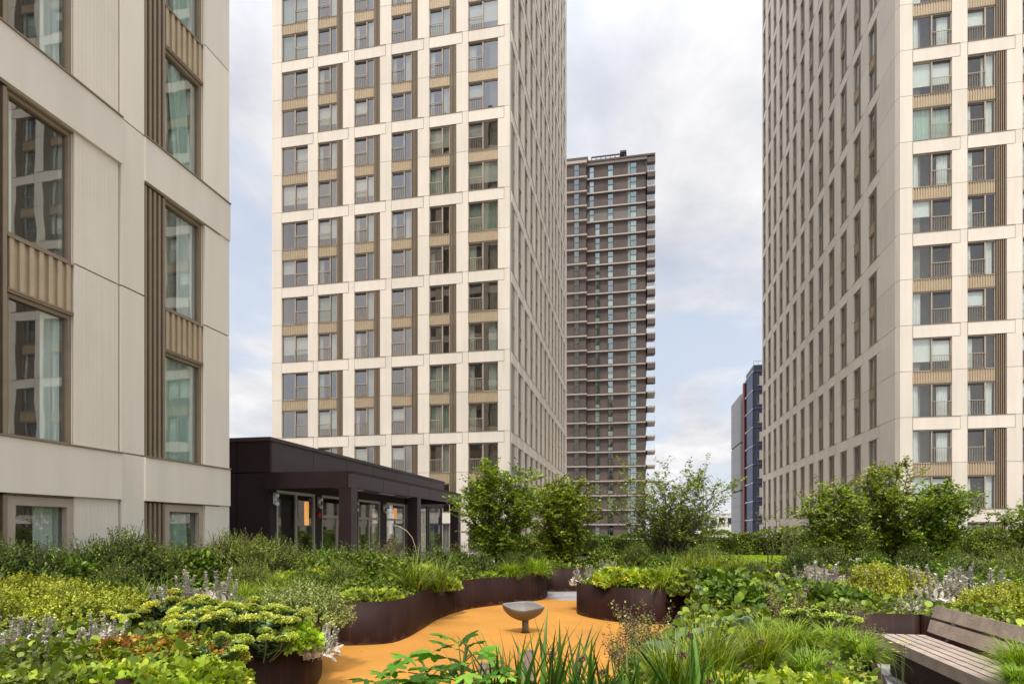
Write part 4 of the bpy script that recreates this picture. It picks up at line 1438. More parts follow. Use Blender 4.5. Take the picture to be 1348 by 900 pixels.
    # coral and yellow flower stalks
    for kd, pmat in (('coral_flower', 'petal_coral'), ('yellow_flower', 'petal_yellow')):
        hd, st = [], MB()
        for i in range(4):
            x, y = RNG.normal(0, 0.07, 2); H = RNG.uniform(0.5, 0.75)
            st.tube([(x * .3, y * .3, 0), (x * .6, y * .6, H * .5), (x, y, H)], 0.004, 'green_stem', 4)
            for j in range(3):
                k = 12
                c = arr([x, y, H]) + RNG.normal(0, 0.03, 3)
                az = np.linspace(0, 6.28, k) + RNG.normal(0, .2, k)
                D = np.stack([np.cos(az), np.sin(az), np.full(k, 0.5)], 1)
                hd.append((*scatter(OVAL, np.tile(c, (k, 1)), D, np.tile(arr([0, 0, 1.]), (k, 1)), u_(0.026, 0.036, k), 0.9), pmat))
        proto(kd, [('blossom_cluster', tri_mesh('blossom', hd)), ('stem', pm('stem', st))], 'flower')

# near fig-leaved plant: three leafy stems
for v in range(2):
    lf, st = [], MB()
    for i in range(5):
        a = 1.3 * i + v; sp = 0.05 + 0.06 * i
        bx_, by_ = 0.05 * math.cos(a), 0.05 * math.sin(a)
        H = 0.44 - 0.05 * i
        tx, ty = sp * math.cos(a), sp * math.sin(a)
        st.tube([(bx_, by_, 0), (bx_ + tx * .4, by_ + ty * .4, H * .6), (bx_ + tx, by_ + ty, H)], [0.011, 0.009, 0.005], 'green_stem', 7)
        k = 11
        for j in range(k):
            f = 0.30 + 0.70 * j / (k - 1)
            az = a + j * 2.3
            c = Vector((bx_ + tx * f, by_ + ty * f, H * f))
            pl = 0.15 * (1.15 - f) + 0.025
            e = c + Vector((math.cos(az) * pl, math.sin(az) * pl, pl * 0.45))
            st.tube([c, (c + e) / 2 + Vector((0, 0, 0.01)), e], [0.004, 0.003, 0.0028], 'green_stem', 5)
            up = 0.15 + 1.5 * max(0, f - 0.72)
            S = 0.215 * (1.1 - 0.45 * f) * RNG.uniform(0.85, 1.15)
            lf.append((*scatter(FIGLEAF, arr([tuple(e)]), arr([(math.cos(az), math.sin(az), up - 0.15)]), arr([(RNG.normal(0, .25), RNG.normal(0, .25), 1.0)]), [S]), 'leaf_fig'))
    proto('fig', [('foliage', tri_mesh('foliage', lf)), ('stem', pm('stem', st))], 'foliage plant')

USED = {}


def plant(kind, name, px, d, z, s, label, cat=None, group=None, sz=1.0, xy=None, rz=None):
    x, y = xy if xy else G(px, d)
    i = USED.get(kind, 0); USED[kind] = i + 1
    parts, c = PROTO[kind][i % len(PROTO[kind])]
    r_ = root(name, (x, y, z), label, cat or c, group, random.uniform(0, 6.28) if rz is None else rz, (s, s, s * sz))
    for n, me in parts:
        n2 = n.replace('_mass', '').replace('_cluster', '')
        o = put(n2, me, r_)
    return r_


exec_list = []
S_ = 0.53
YG = 'yellow-green mounded shrubs'
for a in [(45, 7.3, 1.1, 'broad yellow-green mounded shrub under the tallest window of the beige block'),
          (-25, 6.2, 0.95, 'yellow-green shrub cut by the frame edge, above the silver spikes'),
          (112, 6.6, 1.02, 'yellow-green shrub just behind the lone tall silver spikes'),
          (1165, 9.1, 1.12, 'rounded yellow-green shrub between two silver clumps, behind the bench end'),
          (1330, 7.3, 0.92, 'bright yellow-green shrub spilling over the bench backrest'),
          (1215, 10.6, 0.5, 'smaller yellow-green shrub peeking between the dense tree and the silver clump')]:
    plant('yellow', 'mounded_shrub', a[0], a[1], S_ - 0.03, a[2], a[3], group=YG)
for a in [(395, 7.0, 1.12, 'pale variegated round shrub at the corner of the large planter by the orange surface'),
          (782, 12.5, 0.62, 'small grey-green variegated shrub at the tip of the rounded planter'),
          (318, 7.6, 0.6, 'small variegated mound behind the sedum heads')]:
    plant('variegated', 'variegated_shrub', a[0], a[1], S_, a[2], a[3], group='variegated mounds')
for a in [(190, 6.95, 0.9, 'lime foliage clump behind the sedum, below the strappy green leaves'),
          (110, 4.4, 0.95, 'lime lobed-leaf clump under the rusty leaves, nearest the frame corner'),
          (175, 4.35, 1.1, 'lime lobed-leaf clump below the rust-coloured leaves'),
          (240, 4.5, 1.0, 'lime lobed leaves spilling beside the lowest sedum'),
          (272, 4.6, 0.85, 'lime leaves drooping over the rim below the small dull red clump'),
          (385, 5.85, 0.75, 'lime leaves drooping over the rim beside the trailing silver stems'),
          (372, 6.55, 0.8, 'lime leaves hanging between sedum and the variegated mound'),
          (420, 11.0, 1.1, 'lime clump in front of the first pavilion column'),
          (458, 11.3, 1.1, 'lime clump under the pavilion canopy edge'),
          (382, 10.5, 1.0, 'lime clump before the olive shrubs of the pavilion'),
          (560, 12.6, 1.0, 'lime clump behind the strappy arching clump'),
          (472, 9.05, 0.85, 'flat lime clump at the left tip of the wavy planter'),
          (510, 9.25, 0.8, 'flat lime clump spilling over the wavy planter rim beside the arching grass'),
          (590, 11.7, 0.7, 'lime clump between the arching grass and the multi-stem tree'),
          (812, 11.2, 1.15, 'bright lime clump hanging over the rounded planter rim'),
          (848, 11.0, 1.05, 'lime clump beside the mop-headed grass on the rounded planter'),
          (958, 3.7, 0.85, 'lime leaves at the foot of the near seed heads'),
          (1015, 3.6, 0.9, 'lime leaf clump at the bottom edge, left of the tufted grass'),
          (1075, 3.7, 0.8, 'lime leaf clump at the bottom edge, under the tufted grass'),
          (735, 3.05, 0.55, 'lime leaves among the near iris blades'),
          (1235, 10.6, 0.8, 'lime clump behind the tall silver spikes near the coral flowers'),
          (640, 13.6, 0.7, 'lime clump at the foot of the multi-stem tree in the wavy planter'),
          (1095, 15.4, 0.9, 'lime clump at the foot of the wide multi-stem tree')]:
    plant('lime', 'lime_plant', a[0], a[1], S_ + (0.12 if a[2] >= 1.0 and a[1] > 10 else -0.13 if a[1] < 4.7 and a[0] < 400 else 0), a[2], a[3], group='lime lobed-leaf plants')
for a in [(165, 5.15, 0.85, 'rust-orange leaf clump below the single tall silver spikes'),
          (222, 5.15, 0.95, 'rust-orange leaf clump in front of the sedum heads'),
          (285, 5.05, 0.7, 'small dull red leaf clump at the planter edge below the sedum')]:
    plant('rust', 'rusty_plant', a[0], a[1], S_ + 0.0, a[2], a[3], group='rust-leaved plants')
SG_ = 'flat-headed stonecrop clumps'
for a in [(165, 6.35, 0.8, 'stonecrop with pale lime flat heads beside the yellow shrub and lone silver spikes'),
          (225, 6.75, 1.1, 'rearmost stonecrop with flat lime heads, below the big silver clump'),
          (272, 6.3, 1.1, 'stonecrop with flat lime heads in the centre of the large planter'),
          (330, 6.25, 1.0, 'stonecrop with flat lime heads left of the variegated mound'),
          (372, 5.95, 0.95, 'stonecrop with flat lime heads in front of the variegated mound'),
          (325, 5.55, 1.05, 'lowest stonecrop, its round leaves hanging over the planter rim'),
          (262, 5.75, 0.95, 'stonecrop with flat heads right behind the rusty leaves'),
          (292, 4.98, 0.85, 'stonecrop drooping over the rim at the rusty leaves'),
          (345, 5.4, 0.9, 'stonecrop drooping over the rim below the trailing silver stems'),
          (1078, 5.9, 0.95, 'single bright lime stonecrop in front of the lavender-brown steel planter'),
          (1092, 6.3, 0.6, 'small lime stonecrop head just behind the bright one'),
          (445, 11.9, 0.9, 'far stonecrop with lime heads before the pavilion doors'),
          (425, 11.2, 0.8, 'far stonecrop with lime heads beside the pavilion shrubs')]:
    plant('sedum', 'stonecrop', a[0], a[1], S_ + (-0.04 if a[1] in (4.98, 5.4) else 0.06), a[2], a[3], group=SG_)
SV = 'silver woolly-leaved plants'
for a in [(240, 7.5, 1.2, 'dense silver spikes behind the stonecrop, before the dark shrubs'),
          (272, 7.6, 1.3, 'tallest silver spikes beside the feathery green grass'),
          (134, 5.6, 0.75, 'lone silver clump with one tall spike, above the rusty leaves'),
          (40, 5.3, 0.72, 'low silver spikes at the foot of the yellow shrub'),
          (80, 5.2, 0.5, 'short silver spikes between the yellow shrub and lime leaves'),
          (0, 5.2, 0.75, 'silver clump cut by the frame edge'),
          (412, 6.15, 0.8, 'silver stems trailing over the planter corner beside the orange surface'),
          (768, 12.3, 0.85, 'pale silver clump at the tip of the rounded planter'),
          (1060, 9.6, 1.2, 'silver clump nearest the distant bench'),
          (1085, 9.4, 1.3, 'silver clump in the middle of the group before the multi-stem tree'),
          (1110, 9.4, 1.25, 'silver clump touching the rounded yellow shrub'),
          (1228, 8.5, 1.3, 'silver clump right behind the bench backrest end'),
          (1255, 8.6, 1.45, 'tallest silver clump between the two yellow shrubs'),
          (1285, 8.6, 1.2, 'silver clump partly behind the brightest yellow shrub'),
          (1196, 7.65, 0.62, 'silver stems trailing down onto the bench seat'),
          (800, 15.4, 0.8, 'faint silver spikes at the foot of the narrow dense tree'),
          (1190, 13.8, 0.8, 'thin silver spikes below the dense multi-stem tree'),
          (975, 4.5, 0.42, 'single woolly silver spike above the tufted grass')]:
    plant('silver', 'silver_plant', a[0], a[1], S_ + (-0.17 if a[0] == 412 else 0.0), a[2], a[3], group=SV)
DS = 'dark leafy shrubs by the buildings'
for a in [('dark_shrub', -10, 8.25, 1.0, 'dark shrub against the beige block at the frame edge'),
          ('dark_shrub', 40, 8.35, 0.92, 'dark shrub under the louvres of the tall window'),
          ('leafy_shrub', 85, 8.9, 1.12, 'broad leafy shrub below the wide ground-floor window'),
          ('dark_shrub', 128, 9.3, 0.92, 'dark shrub with tall shoots before the pale fluted wall strip'),
          ('dark_shrub', 165, 9.9, 1.16, 'dark shrub with tallest shoots before the pale wall'),
          ('olive_shrub', 215, 10.4, 0.94, 'olive shrub below the narrow ground-floor window'),
          ('leafy_shrub', 258, 10.7, 1.10, 'leafy green shrub at the corner of the beige block'),
          ('olive_shrub', 308, 11.2, 1.16, 'feathery olive shrub before the dark pavilion end wall'),
          ('olive_shrub', 352, 10.9, 1.05, 'dense olive shrub below the first pavilion window'),
          ('leafy_shrub', 390, 11.4, 0.95, 'leafy shrub below the pavilion window mullion'),
          ('leafy_shrub', 468, 11.6, 1.15, 'loose leafy shrub before the nearest pavilion column'),
          ('leafy_shrub', 502, 12.6, 1.1, 'loose leafy shrub before the double doors'),
          ('leafy_shrub', 430, 13.6, 1.1, 'leafy shrub beside the pavilion wall lights'),
          ('dark_shrub', 577, 13.6, 0.85, 'dark shrub between the pavilion end and the multi-stem tree'),
          ('leafy_shrub', 604, 14.9, 1.0, 'bright leafy shrub at the far pavilion column'),
          ('leafy_shrub', 60, 7.95, 0.62, 'broad-leaved shrub between yellow mound and dark shrubs'),
          ('leafy_shrub', 130, 8.2, 0.62, 'broad-leaved shrub left of the strappy green leaves'),
          ('dark_shrub', 155, 8.7, 0.6, 'small dark shrub behind the strappy green leaves'),
          ('olive_shrub', 330, 9.7, 0.62, 'small olive shrub behind the feathery grass'),
          ('leafy_shrub', 405, 10.2, 0.55, 'small leafy shrub at the planter end before the stonecrops'),
          ('dark_shrub', 632, 13.9, 0.72, 'dark shrub at the stems of the multi-stem tree'),
          ('dark_shrub', 672, 14.3, 0.7, 'dark shrub right of the multi-stem tree trunks'),
          ('leafy_shrub', 702, 15.0, 0.85, 'leafy shrub between the two dense trees'),
          ('leafy_shrub', 792, 16.9, 0.9, 'leafy shrub between the narrow dense tree and the thin tree'),
          ('olive_shrub', 838, 16.9, 0.9, 'olive shrub beneath the thin spreading tree'),
          ('leafy_shrub', 880, 15.6, 0.85, 'leafy shrub behind the mop-headed grasses'),
          ('olive_shrub', 925, 16.0, 0.95, 'olive shrub right of the thin tree stems'),
          ('leafy_shrub', 960, 13.6, 0.85, 'leafy shrub beside the lawn edge'),
          ('dark_shrub', 992, 12.6, 0.55, 'dark shrub between the tall grasses and the distant bench'),
          ('dark_shrub', 1058, 15.4, 0.85, 'dark feathery shrub at the lawn corner'),
          ('dark_shrub', 1095, 15.6, 0.85, 'dark shrub under the left half of the wide tree'),
          ('leafy_shrub', 1150, 15.6, 0.85, 'leafy shrub under the middle of the wide tree'),
          ('dark_shrub', 1205, 15.2, 0.85, 'dark shrub under the dense multi-stem tree'),
          ('dark_shrub', 1275, 10.3, 0.75, 'very dark shrub behind the tallest silver clump'),
          ('leafy_shrub', 1325, 9.9, 0.78, 'leafy shrub below the arching strappy leaves, frame edge'),
          ('olive_shrub', 1345, 12.0, 0.95, 'olive shrub behind the strappy leaves at the frame edge'),
          ('leafy_shrub', 540, 13.0, 0.95, 'leafy shrub under the bent cane before the pavilion'),
          ('olive_shrub', 452, 10.9, 0.7, 'low olive shrub at the left tip of the wavy planter'),
          ('leafy_shrub', 1300, 11.8, 0.85, 'leafy shrub behind the strappy leaves and lime grass'),
          ('leafy_shrub', 1255, 14.0, 0.85, 'leafy shrub right of the dense tree crown')]:
    plant(a[0], a[0], a[1], a[2], S_ - (0.05 if a[2] > 11.6 or a[1] > 420 else -0.06), a[3], a[4], group=DS)
for a in [(545, 10.2, 1.35, 'strappy arching clump in the middle of the wavy planter'),
          (578, 10.9, 1.1, 'strappy clump spilling over the wavy planter rim'),
          (190, 8.1, 0.85, 'strappy green clump behind the lime leaves'),
          (212, 8.3, 0.8, 'strappy green clump left of the big silver spikes'),
          (1318, 10.3, 0.85, 'strappy arching clump right of the coral flowers'),
          (500, 11.6, 0.9, 'strappy clump before the double doors')]:
    plant('daylily', 'strappy_plant', a[0], a[1], S_, a[2], a[3], group='strappy-leaved clumps')
for a in [(882, 10.8, 1.3, 'mop-headed lime grass hanging over the rounded planter'),
          (920, 10.9, 1.2, 'mop-headed grass right of the first one on the rounded planter'),
          (706, 14.2, 1.2, 'mop-headed grass at the right end of the wavy planter'),
          (672, 13.75, 1.0, 'small mop-headed grass below the multi-stem tree'),
          (1345, 4.55, 0.72, 'arching grass at the near end of the bench'),
          (1338, 4.25, 0.42, 'arching grass leaning over the bench armrest'),
          (316, 8.2, 1.0, 'feathery green grass right of the big silver spikes'),
          (352, 8.6, 0.9, 'feathery green grass behind the variegated mound'),
          (1045, 5.1, 0.85, 'tufted grass leaning left in the near planter'),
          (1095, 5.2, 0.8, 'tufted grass before the bench planter corner'),
          (1130, 4.9, 0.68, 'tufted grass beside the bench seat edge'),
          (1010, 5.2, 0.75, 'tufted grass left of the bright stonecrop'),
          (1065, 4.2, 0.7, 'tufted grass nearest the bottom edge'),
          (560, 10.9, 0.7, 'fine grass tucked behind the strappy clump'),
          (1292, 13.3, 1.1, 'lime grass tuft in front of the right-hand tower base'),
          (1250, 12.6, 0.8, 'lime grass tuft left of the coral flowers')]:
    plant('hakone', 'mop_grass', a[0], a[1], S_, a[2], a[3], group='arching grass tufts')
for a in [(905, 13.4, 0.95, 'tall upright grass behind the mop-headed grasses'),
          (938, 13.0, 1.0, 'tall upright grass left of the lawn'),
          (968, 12.6, 0.85, 'tall upright grass nearest the lawn edge'),
          (885, 3.6, 0.75, 'upright grass among the seed heads in the near planter'),
          (935, 3.9, 0.8, 'upright grass below the blue-grey leaves'),
          (1000, 4.3, 0.72, 'upright grass left of the tufted grasses'),
          (395, 9.8, 0.6, 'short grass before the planter gap'),
          (365, 9.6, 0.7, 'short green grass in front of the olive shrubs')]:
    plant('grass', 'tall_grass', a[0], a[1], S_, a[2], a[3], group='upright grasses')
for a in [(660, 3.35, 0.95, 'iris clump right of the fig leaves'), (700, 3.45, 1.05, 'iris clump around the grey post'),
          (742, 3.4, 1.0, 'iris clump in the middle of the orange surface view'), (785, 3.3, 0.95, 'iris clump left of the brown seed heads'),
          (625, 3.2, 0.8, 'iris clump partly behind the fig leaves'), (830, 3.3, 0.85, 'iris clump below the twiggy plant'),
          (905, 3.1, 1.0, 'iris clump in front of the blue-grey leaves'), (950, 3.2, 0.8, 'iris clump left of the woolly spike')]:
    plant('iris', 'iris', a[0], a[1], S_ + 0.02, a[2], a[3], group='sword-leaved iris')
for a in [(925, 10.3, 1.1, 'large-leaved plant right of the mop-headed grass'), (965, 9.6, 1.1, 'large-leaved plant in the middle of the broad-leaf bank'),
          (1005, 9.2, 1.05, 'large-leaved plant below the distant bench'), (955, 8.3, 1.0, 'large-leaved plant above the blue-grey leaves'),
          (985, 8.0, 1.0, 'large-leaved plant over the wispy brown plant'), (1020, 8.4, 0.8, 'large-leaved plant left of the lavender-brown steel'),
          (1055, 9.0, 0.85, 'large-leaved plant hanging over the lavender-brown rim'), (1088, 8.7, 0.8, 'large-leaved plant before the silver group'),
          (1118, 8.4, 0.7, 'large-leaved plant at the foot of the rounded yellow shrub'), (1300, 9.6, 0.8, 'large-leaved plant behind the brightest yellow shrub'),
          (470, 10.2, 0.7, 'large-leaved plant behind the flat lime clumps'), (610, 13.0, 0.7, 'large-leaved plant left of the tree in the wavy planter')]:
    plant('big_leaf', 'broad_leaf_plant', a[0], a[1], S_, a[2], a[3], group='large-leaved plants')
for a in [(860, 5.1, 0.5, 'blue-grey leaf clump before the rounded planter'), (905, 5.2, 0.6, 'largest blue-grey leaf clump below the broad-leaf bank'),
          (945, 4.9, 0.55, 'blue-grey leaf clump with upturned leaves'), (880, 4.3, 0.7, 'low blue-grey leaves behind the near iris'),
          (975, 4.7, 0.7, 'blue-grey leaves beside the woolly spike'), (968, 6.0, 0.6, 'blue-grey leaves at the foot of the broad-leaf bank')]:
    plant('glaucous', 'blue_grey_plant', a[0], a[1], S_ + 0.02, a[2], a[3], group='blue-grey leaved plants')
for a in [(845, 4.9, 1.0, 'twiggy plant with small heads over the orange surface edge'), (1035, 6.1, 1.05, 'wispy brown plant above the tufted grass'),
          (1120, 6.0, 0.75, 'wispy brown plant at the steel planter corner'), (822, 4.4, 0.8, 'twiggy plant left of the blue-grey leaves'),
          (1150, 5.3, 0.5, 'small wispy plant at the bench seat end')]:
    plant('wispy', 'wispy_plant', a[0], a[1], S_, a[2], a[3], group='wispy seeding plants')
for i, a in enumerate([(722, 3.3, 0.83, 'brown seed head over the middle iris clump'), (773, 3.3, 0.77, 'brown seed head left of the largest one'),
          (812, 3.2, 0.86, 'largest brown seed head against the orange surface'), (795, 3.1, 0.70, 'small brown seed head below the largest one'),
          (828, 3.9, 0.82, 'brown seed head beside the twiggy plant'), (903, 3.6, 0.92, 'pale brown seed head before the blue-grey leaves'),
          (890, 3.3, 0.80, 'reddish seed head between iris blades'), (985, 3.3, 0.66, 'pale seed head left of the tufted grass'),
          (1003, 3.9, 0.74, 'brown seed head at the tufted grass edge'), (1103, 4.2, 0.84, 'upper brown seed head before the bench'),
          (1101, 3.5, 0.62, 'lower brown seed head before the bench'), (1160, 3.9, 0.62, 'brown seed head near the bench seat'),
          (938, 3.1, 0.6, 'dark seed head at the bottom edge')]):
    plant('seedhead', 'seed_head_stalk', a[0], a[1], S_, 1.0, a[3], group='brown seed heads on stalks', sz=a[2] * 0.92)
plant('coral_flower', 'coral_flower', 1270, 10.9, S_, 0.9, 'small coral pink flowers on stalks right of the dense tree', group=None)
plant('yellow_flower', 'yellow_flower', 1188, 4.9, S_ - 0.2, 0.6, 'small yellow flowers in front of the bench seat')
plant('fig', 'fig_leaf_plant', 588, 3.2, S_ + 0.0, 1.12, 'large lobed fig-like leaves, tallest near plant over the orange surface', group='fig-leaved plants')
plant('fig', 'fig_leaf_plant', 520, 3.05, S_ - 0.03, 0.85, 'lower fig-like leaves at the left end of the near planter', group='fig-leaved plants')
plant('fig', 'fig_leaf_plant', 640, 3.0, S_ - 0.05, 0.8, 'fig-like leaves drooping before the iris blades', group='fig-leaved plants')

# ------------------------------------------------------------------ trees


def tree(name, px, d, z, H, Rx, nst, nbr, ntw, nlf, lsize, label, group, seed, base=0.35, mat='leaf_tree', bend=1.0, leaf=OVAL, cz=0.62, jag=0.35):
    rd = random.Random(seed); rg = np.random.default_rng(seed)
    x, y = G(px, d)
    r_ = root(name, (x, y, z), label, 'tree', group)
    tk = MB(); tw = MB()
    P, D = [], []
    for i in range(nst):
        a = 6.283 * i / nst + rd.uniform(-0.5, 0.5)
        q = rd.uniform(0.15, 1.0) * (0.9 if nst > 2 else 0.3)
        ex, ey = Rx * q * 0.85 * math.cos(a), Rx * q * 0.6 * math.sin(a)
        top = H * (1.0 - 0.38 * q ** 2) * rd.uniform(0.82, 1.0)
        pts = []
        for j in range(9):
            t = j / 8
            s = t ** 1.35
            pts.append(Vector((0.07 * math.cos(a) + ex * s + rd.gauss(0, 0.03) * bend * (j > 0), 0.07 * math.sin(a) + ey * s + rd.gauss(0, 0.03) * bend * (j > 0), top * t - 0.05 * (j == 0))))
        rad0 = 0.012 + 0.006 * H
        tk.tube(pts, [rad0 * (1 - 0.85 * j / 8) + 0.002 for j in range(9)], 'bark', 7)
        for b in range(nbr):
            t = base + (0.97 - base) * (b + rd.random()) / nbr
            k = min(int(t * 8), 7); f = t * 8 - k
            p = pts[k].lerp(pts[k + 1], f)
            az = b * 2.4 + rd.uniform(-0.6, 0.6) + a
            Lb = Rx * rd.uniform(0.35, 1.0) * (0.25 + 1.1 * math.sin(math.pi * min(1, (t - base * 0.55) / (1.02 - base * 0.55))) ** 0.8) * (0.75 if nst > 2 else 1.0)
            dr = Vector((math.cos(az), math.sin(az) * 0.8, rd.uniform(0.15, 0.9))).normalized()
            bp = [p]
            for j in range(1, 5):
                dr = (dr + Vector((rd.gauss(0, .2), rd.gauss(0, .2), rd.gauss(0.06, .16)))).normalized()
                bp.append(bp[-1] + dr * Lb / 4)
            tw.tube(bp, [0.008, 0.006, 0.0045, 0.003, 0.002], 'bark', 4, cap=False)
            for w_ in range(ntw):
                tt = rd.uniform(0.15, 1.0) * 4
                k2 = min(int(tt), 3)
                p2 = bp[k2].lerp(bp[k2 + 1], tt - k2)
                d2 = (dr + Vector((rd.gauss(0, .9), rd.gauss(0, .9), rd.gauss(0.15, .5)))).normalized()
                Lt = rd.uniform(0.12, 0.32) * (0.6 + 0.4 * Rx)
                e2 = p2 + d2 * Lt
                tw.tube([p2, e2], [0.0025, 0.001], 'bark', 3, cap=False)
                for l in range(nlf):
                    f2 = (l + rd.random()) / nlf
                    P.append(p2.lerp(e2, f2)); sd = 1 if l % 2 else -1
                    s2 = d2.cross(Vector((0, 0, 1))).normalized() * sd if abs(d2.z) < 0.98 else Vector((sd, 0, 0))
                    D.append(d2 * 0.5 + s2 * 0.8 + Vector((rd.gauss(0, .3), rd.gauss(0, .3), rd.gauss(-0.1, .35))))
    P = arr([tuple(v) for v in P]); D = arr([tuple(v) for v in D]); n = len(P)
    U = np.tile(arr([0, 0, 1.0]), (n, 1)) + rg.normal(0, 0.45, (n, 3))
    V, T = scatter(leaf, P, D, U, rg.uniform(0.65, 1.2, n) * lsize, 1.05)
    put('trunk', tk, r_, smooth=True); put('branch', tw, r_)
    put('crown', tri_mesh('crown', [(V, T, mat)]), r_)
    return n


TG = 'multi-stem garden trees'
tot = 0
tot += tree('multi_stem_tree', 657, 15.0, S_, 2.6, 1.35, 10, 18, 10, 9, 0.082, 'bushy multi-stem tree in the wavy planter, before the middle tower corner', TG, 1, base=0.16, bend=1.6)
tot += tree('multi_stem_tree', 738, 17.4, S_, 2.6, 1.3, 10, 18, 10, 10, 0.085, 'narrow dense tree between the two planters, beside the brown brick tower', TG, 2, base=0.06, bend=1.5)
tot += tree('thin_tree', 880, 17.0, S_ - 0.1, 2.95, 2.25, 9, 14, 7, 7, 0.085, 'thin spreading tree with see-through crown against the sky', TG, 5, base=0.30, mat='leaf_tree_thin', bend=1.8)
tot += tree('thin_tree', 895, 18.0, S_ - 0.1, 1.75, 1.6, 9, 16, 8, 9, 0.078, 'low wispy tree just right of the thin spreading tree', TG, 6, base=0.2, mat='leaf_tree_thin', bend=1.5)
tot += tree('multi_stem_tree', 1102, 16.6, S_, 2.3, 1.2, 9, 16, 9, 9, 0.080, 'left crown of the three-tree group before the right tower', TG, 7, base=0.15)
tot += tree('multi_stem_tree', 1175, 16.8, S_, 3.2, 1.1, 9, 16, 9, 9, 0.080, 'tallest middle tree of the group before the right tower corner', TG, 8, base=0.15)
tot += tree('multi_stem_tree', 1238, 15.6, S_, 2.35, 1.05, 9, 17, 10, 9, 0.080, 'darkest dense tree of the group, nearest the right tower windows', TG, 9, base=0.12)
tot += tree('multi_stem_tree', 1362, 15.0, S_, 1.9, 0.85, 6, 14, 8, 9, 0.078, 'tree cut by the frame edge before the right tower', TG, 10, base=0.15)
tot += tree('sapling', 1014, 21.0, 0.1, 2.25, 0.55, 2, 9, 4, 5, 0.055, 'slender sapling before the base of the right tower', TG, 11, base=0.4, mat='leaf_tree_thin')
tot += tree('sapling', 1040, 24.0, 0.1, 1.9, 0.5, 3, 8, 4, 5, 0.055, 'lower sapling right of the slender one', TG, 12, base=0.3, mat='leaf_tree_thin')
print('tree leaves', tot)


# hedges at the back of the garden: each hedge block a thing
def hedge(x0, x1, y, dep, h, label, seed, mat='leaf_mid', n=None, z=0.0):
    L = x1 - x0
    r_ = root('hedge', ((x0 + x1) / 2, y, z), label, 'hedge', 'clipped hedges at the back of the garden')
    n = n or int(L * 1500)
    side = RNG.random(n)
    P = np.zeros((n, 3))
    P[:, 0] = u_(-L / 2, L / 2, n)
    P[:, 1] = np.where(side < 0.6, -dep / 2 + np.abs(RNG.normal(0, 0.12, n)), u_(-dep / 2, dep / 2, n))
    lump_ = 0.10 * np.sin(P[:, 0] * 2.1 + seed) + 0.07 * np.sin(P[:, 0] * 5.3)
    P[:, 2] = np.where(side < 0.6, u_(0, 1, n) * h, h - np.abs(RNG.normal(0, 0.1, n))) + lump_ * (P[:, 2] * 0 + 1)
    P[:, 1] += 0.18 * np.sin(P[:, 0] * 3.1) * np.sin(P[:, 2] * 4)
    P[:, 2] = np.maximum(P[:, 2], 0.02)
    D = RNG.normal(size=(n, 3)) * 0.7 + arr([0, -0.5, 0.5])
    V, T = scatter(OVAL, P, D, RNG.normal(size=(n, 3)) * 0.5 + arr([0, -0.4, 0.8]), u_(0.07, 0.13, n))
    put('foliage', tri_mesh('foliage', [(V, T, mat)]), r_)
    m = MB()
    rd = random.Random(seed)
    for i in range(int(L * 2)):
        q = -L / 2 + L * (i + 0.5) / int(L * 2)
        m.tube([(q, 0, 0), (q + rd.uniform(-.1, .1), 0, h * 0.5), (q + rd.uniform(-.2, .2), rd.uniform(-.1, .1), h * 0.9)], [0.02, 0.015, 0.006], 'bark', 5)
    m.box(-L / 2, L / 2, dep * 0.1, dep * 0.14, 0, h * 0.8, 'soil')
    put('stem', m, r_)


hedge(-8.5, 2.0, 38.5, 1.0, 1.35, 'low dark hedge behind the narrow tree, at the foot of the middle tower', 1)
hedge(1.5, 9.3, 41.0, 1.0, 1.5, 'hedge below the open sky, beyond the thin tree', 2)
hedge(8.8, 17.4, 40.0, 1.0, 1.72, 'leafy hedge along the far lawn edge before the right tower', 3)
hedge(17.2, 30, 38.5, 1.0, 1.6, 'hedge at the base of the right tower windows, behind the tree group', 4)
hedge(-8.4, -4.0, 33.0, 0.8, 1.1, 'short hedge beyond the pavilion end', 5)


# ground cover on every planter's soil, lawn blades
def inside(poly, pts):
    x, y = pts[:, 0], pts[:, 1]
    c = np.zeros(len(pts), bool)
    n = len(poly)
    for i in range(n):
        x1, y1 = poly[i]; x2, y2 = poly[i - 1]
        hit = ((y1 > y) != (y2 > y)) & (x < (x2 - x1) * (y - y1) / ((y2 - y1) if y2 != y1 else 1e-9) + x1)
        c ^= hit
    return c


def cover(poly, dens, z0, z1, size, mat, leaf=OVAL):
    a = arr(poly); lo, hi = a.min(0), a.max(0)
    n = int((hi[0] - lo[0]) * (hi[1] - lo[1]) * dens)
    p = np.stack([u_(lo[0], hi[0], n), u_(lo[1], hi[1], n)], 1)
    p = p[inside(poly, p)]
    n = len(p)
    hn = 0.5 + 0.5 * np.sin(p[:, 0] * 4.1 + 1) * np.sin(p[:, 1] * 3.7)
    P = np.concatenate([p, (z0 + (z1 - z0) * RNG.random(n) * (0.4 + 0.6 * hn))[:, None]], 1)
    D = RNG.normal(size=(n, 3)) + arr([0, 0, 0.5])
    V, T = scatter(leaf, P, D, RNG.normal(size=(n, 3)) * 0.4 + arr([0, 0, 1.0]), u_(0.6, 1.3, n) * size)
    return V, T, mat


parts = [cover(poly_offset(q, 0.07), 1300, 0.52, 0.74, 0.05, 'leaf_ground') for q in (PA, PB, PC, PD, PE, PF, PH, PK)]
parts += [cover(poly_offset(q, 0.07), 160, 0.54, 0.78, 0.075, 'leaf_mid', ROUND) for q in (PA, PB, PC, PD, PE, PF, PH, PK)]
tag(put('ground_cover', tri_mesh('ground_cover', parts)), 'low green ground cover filling the planters between the larger plants', 'ground cover', kind='stuff')

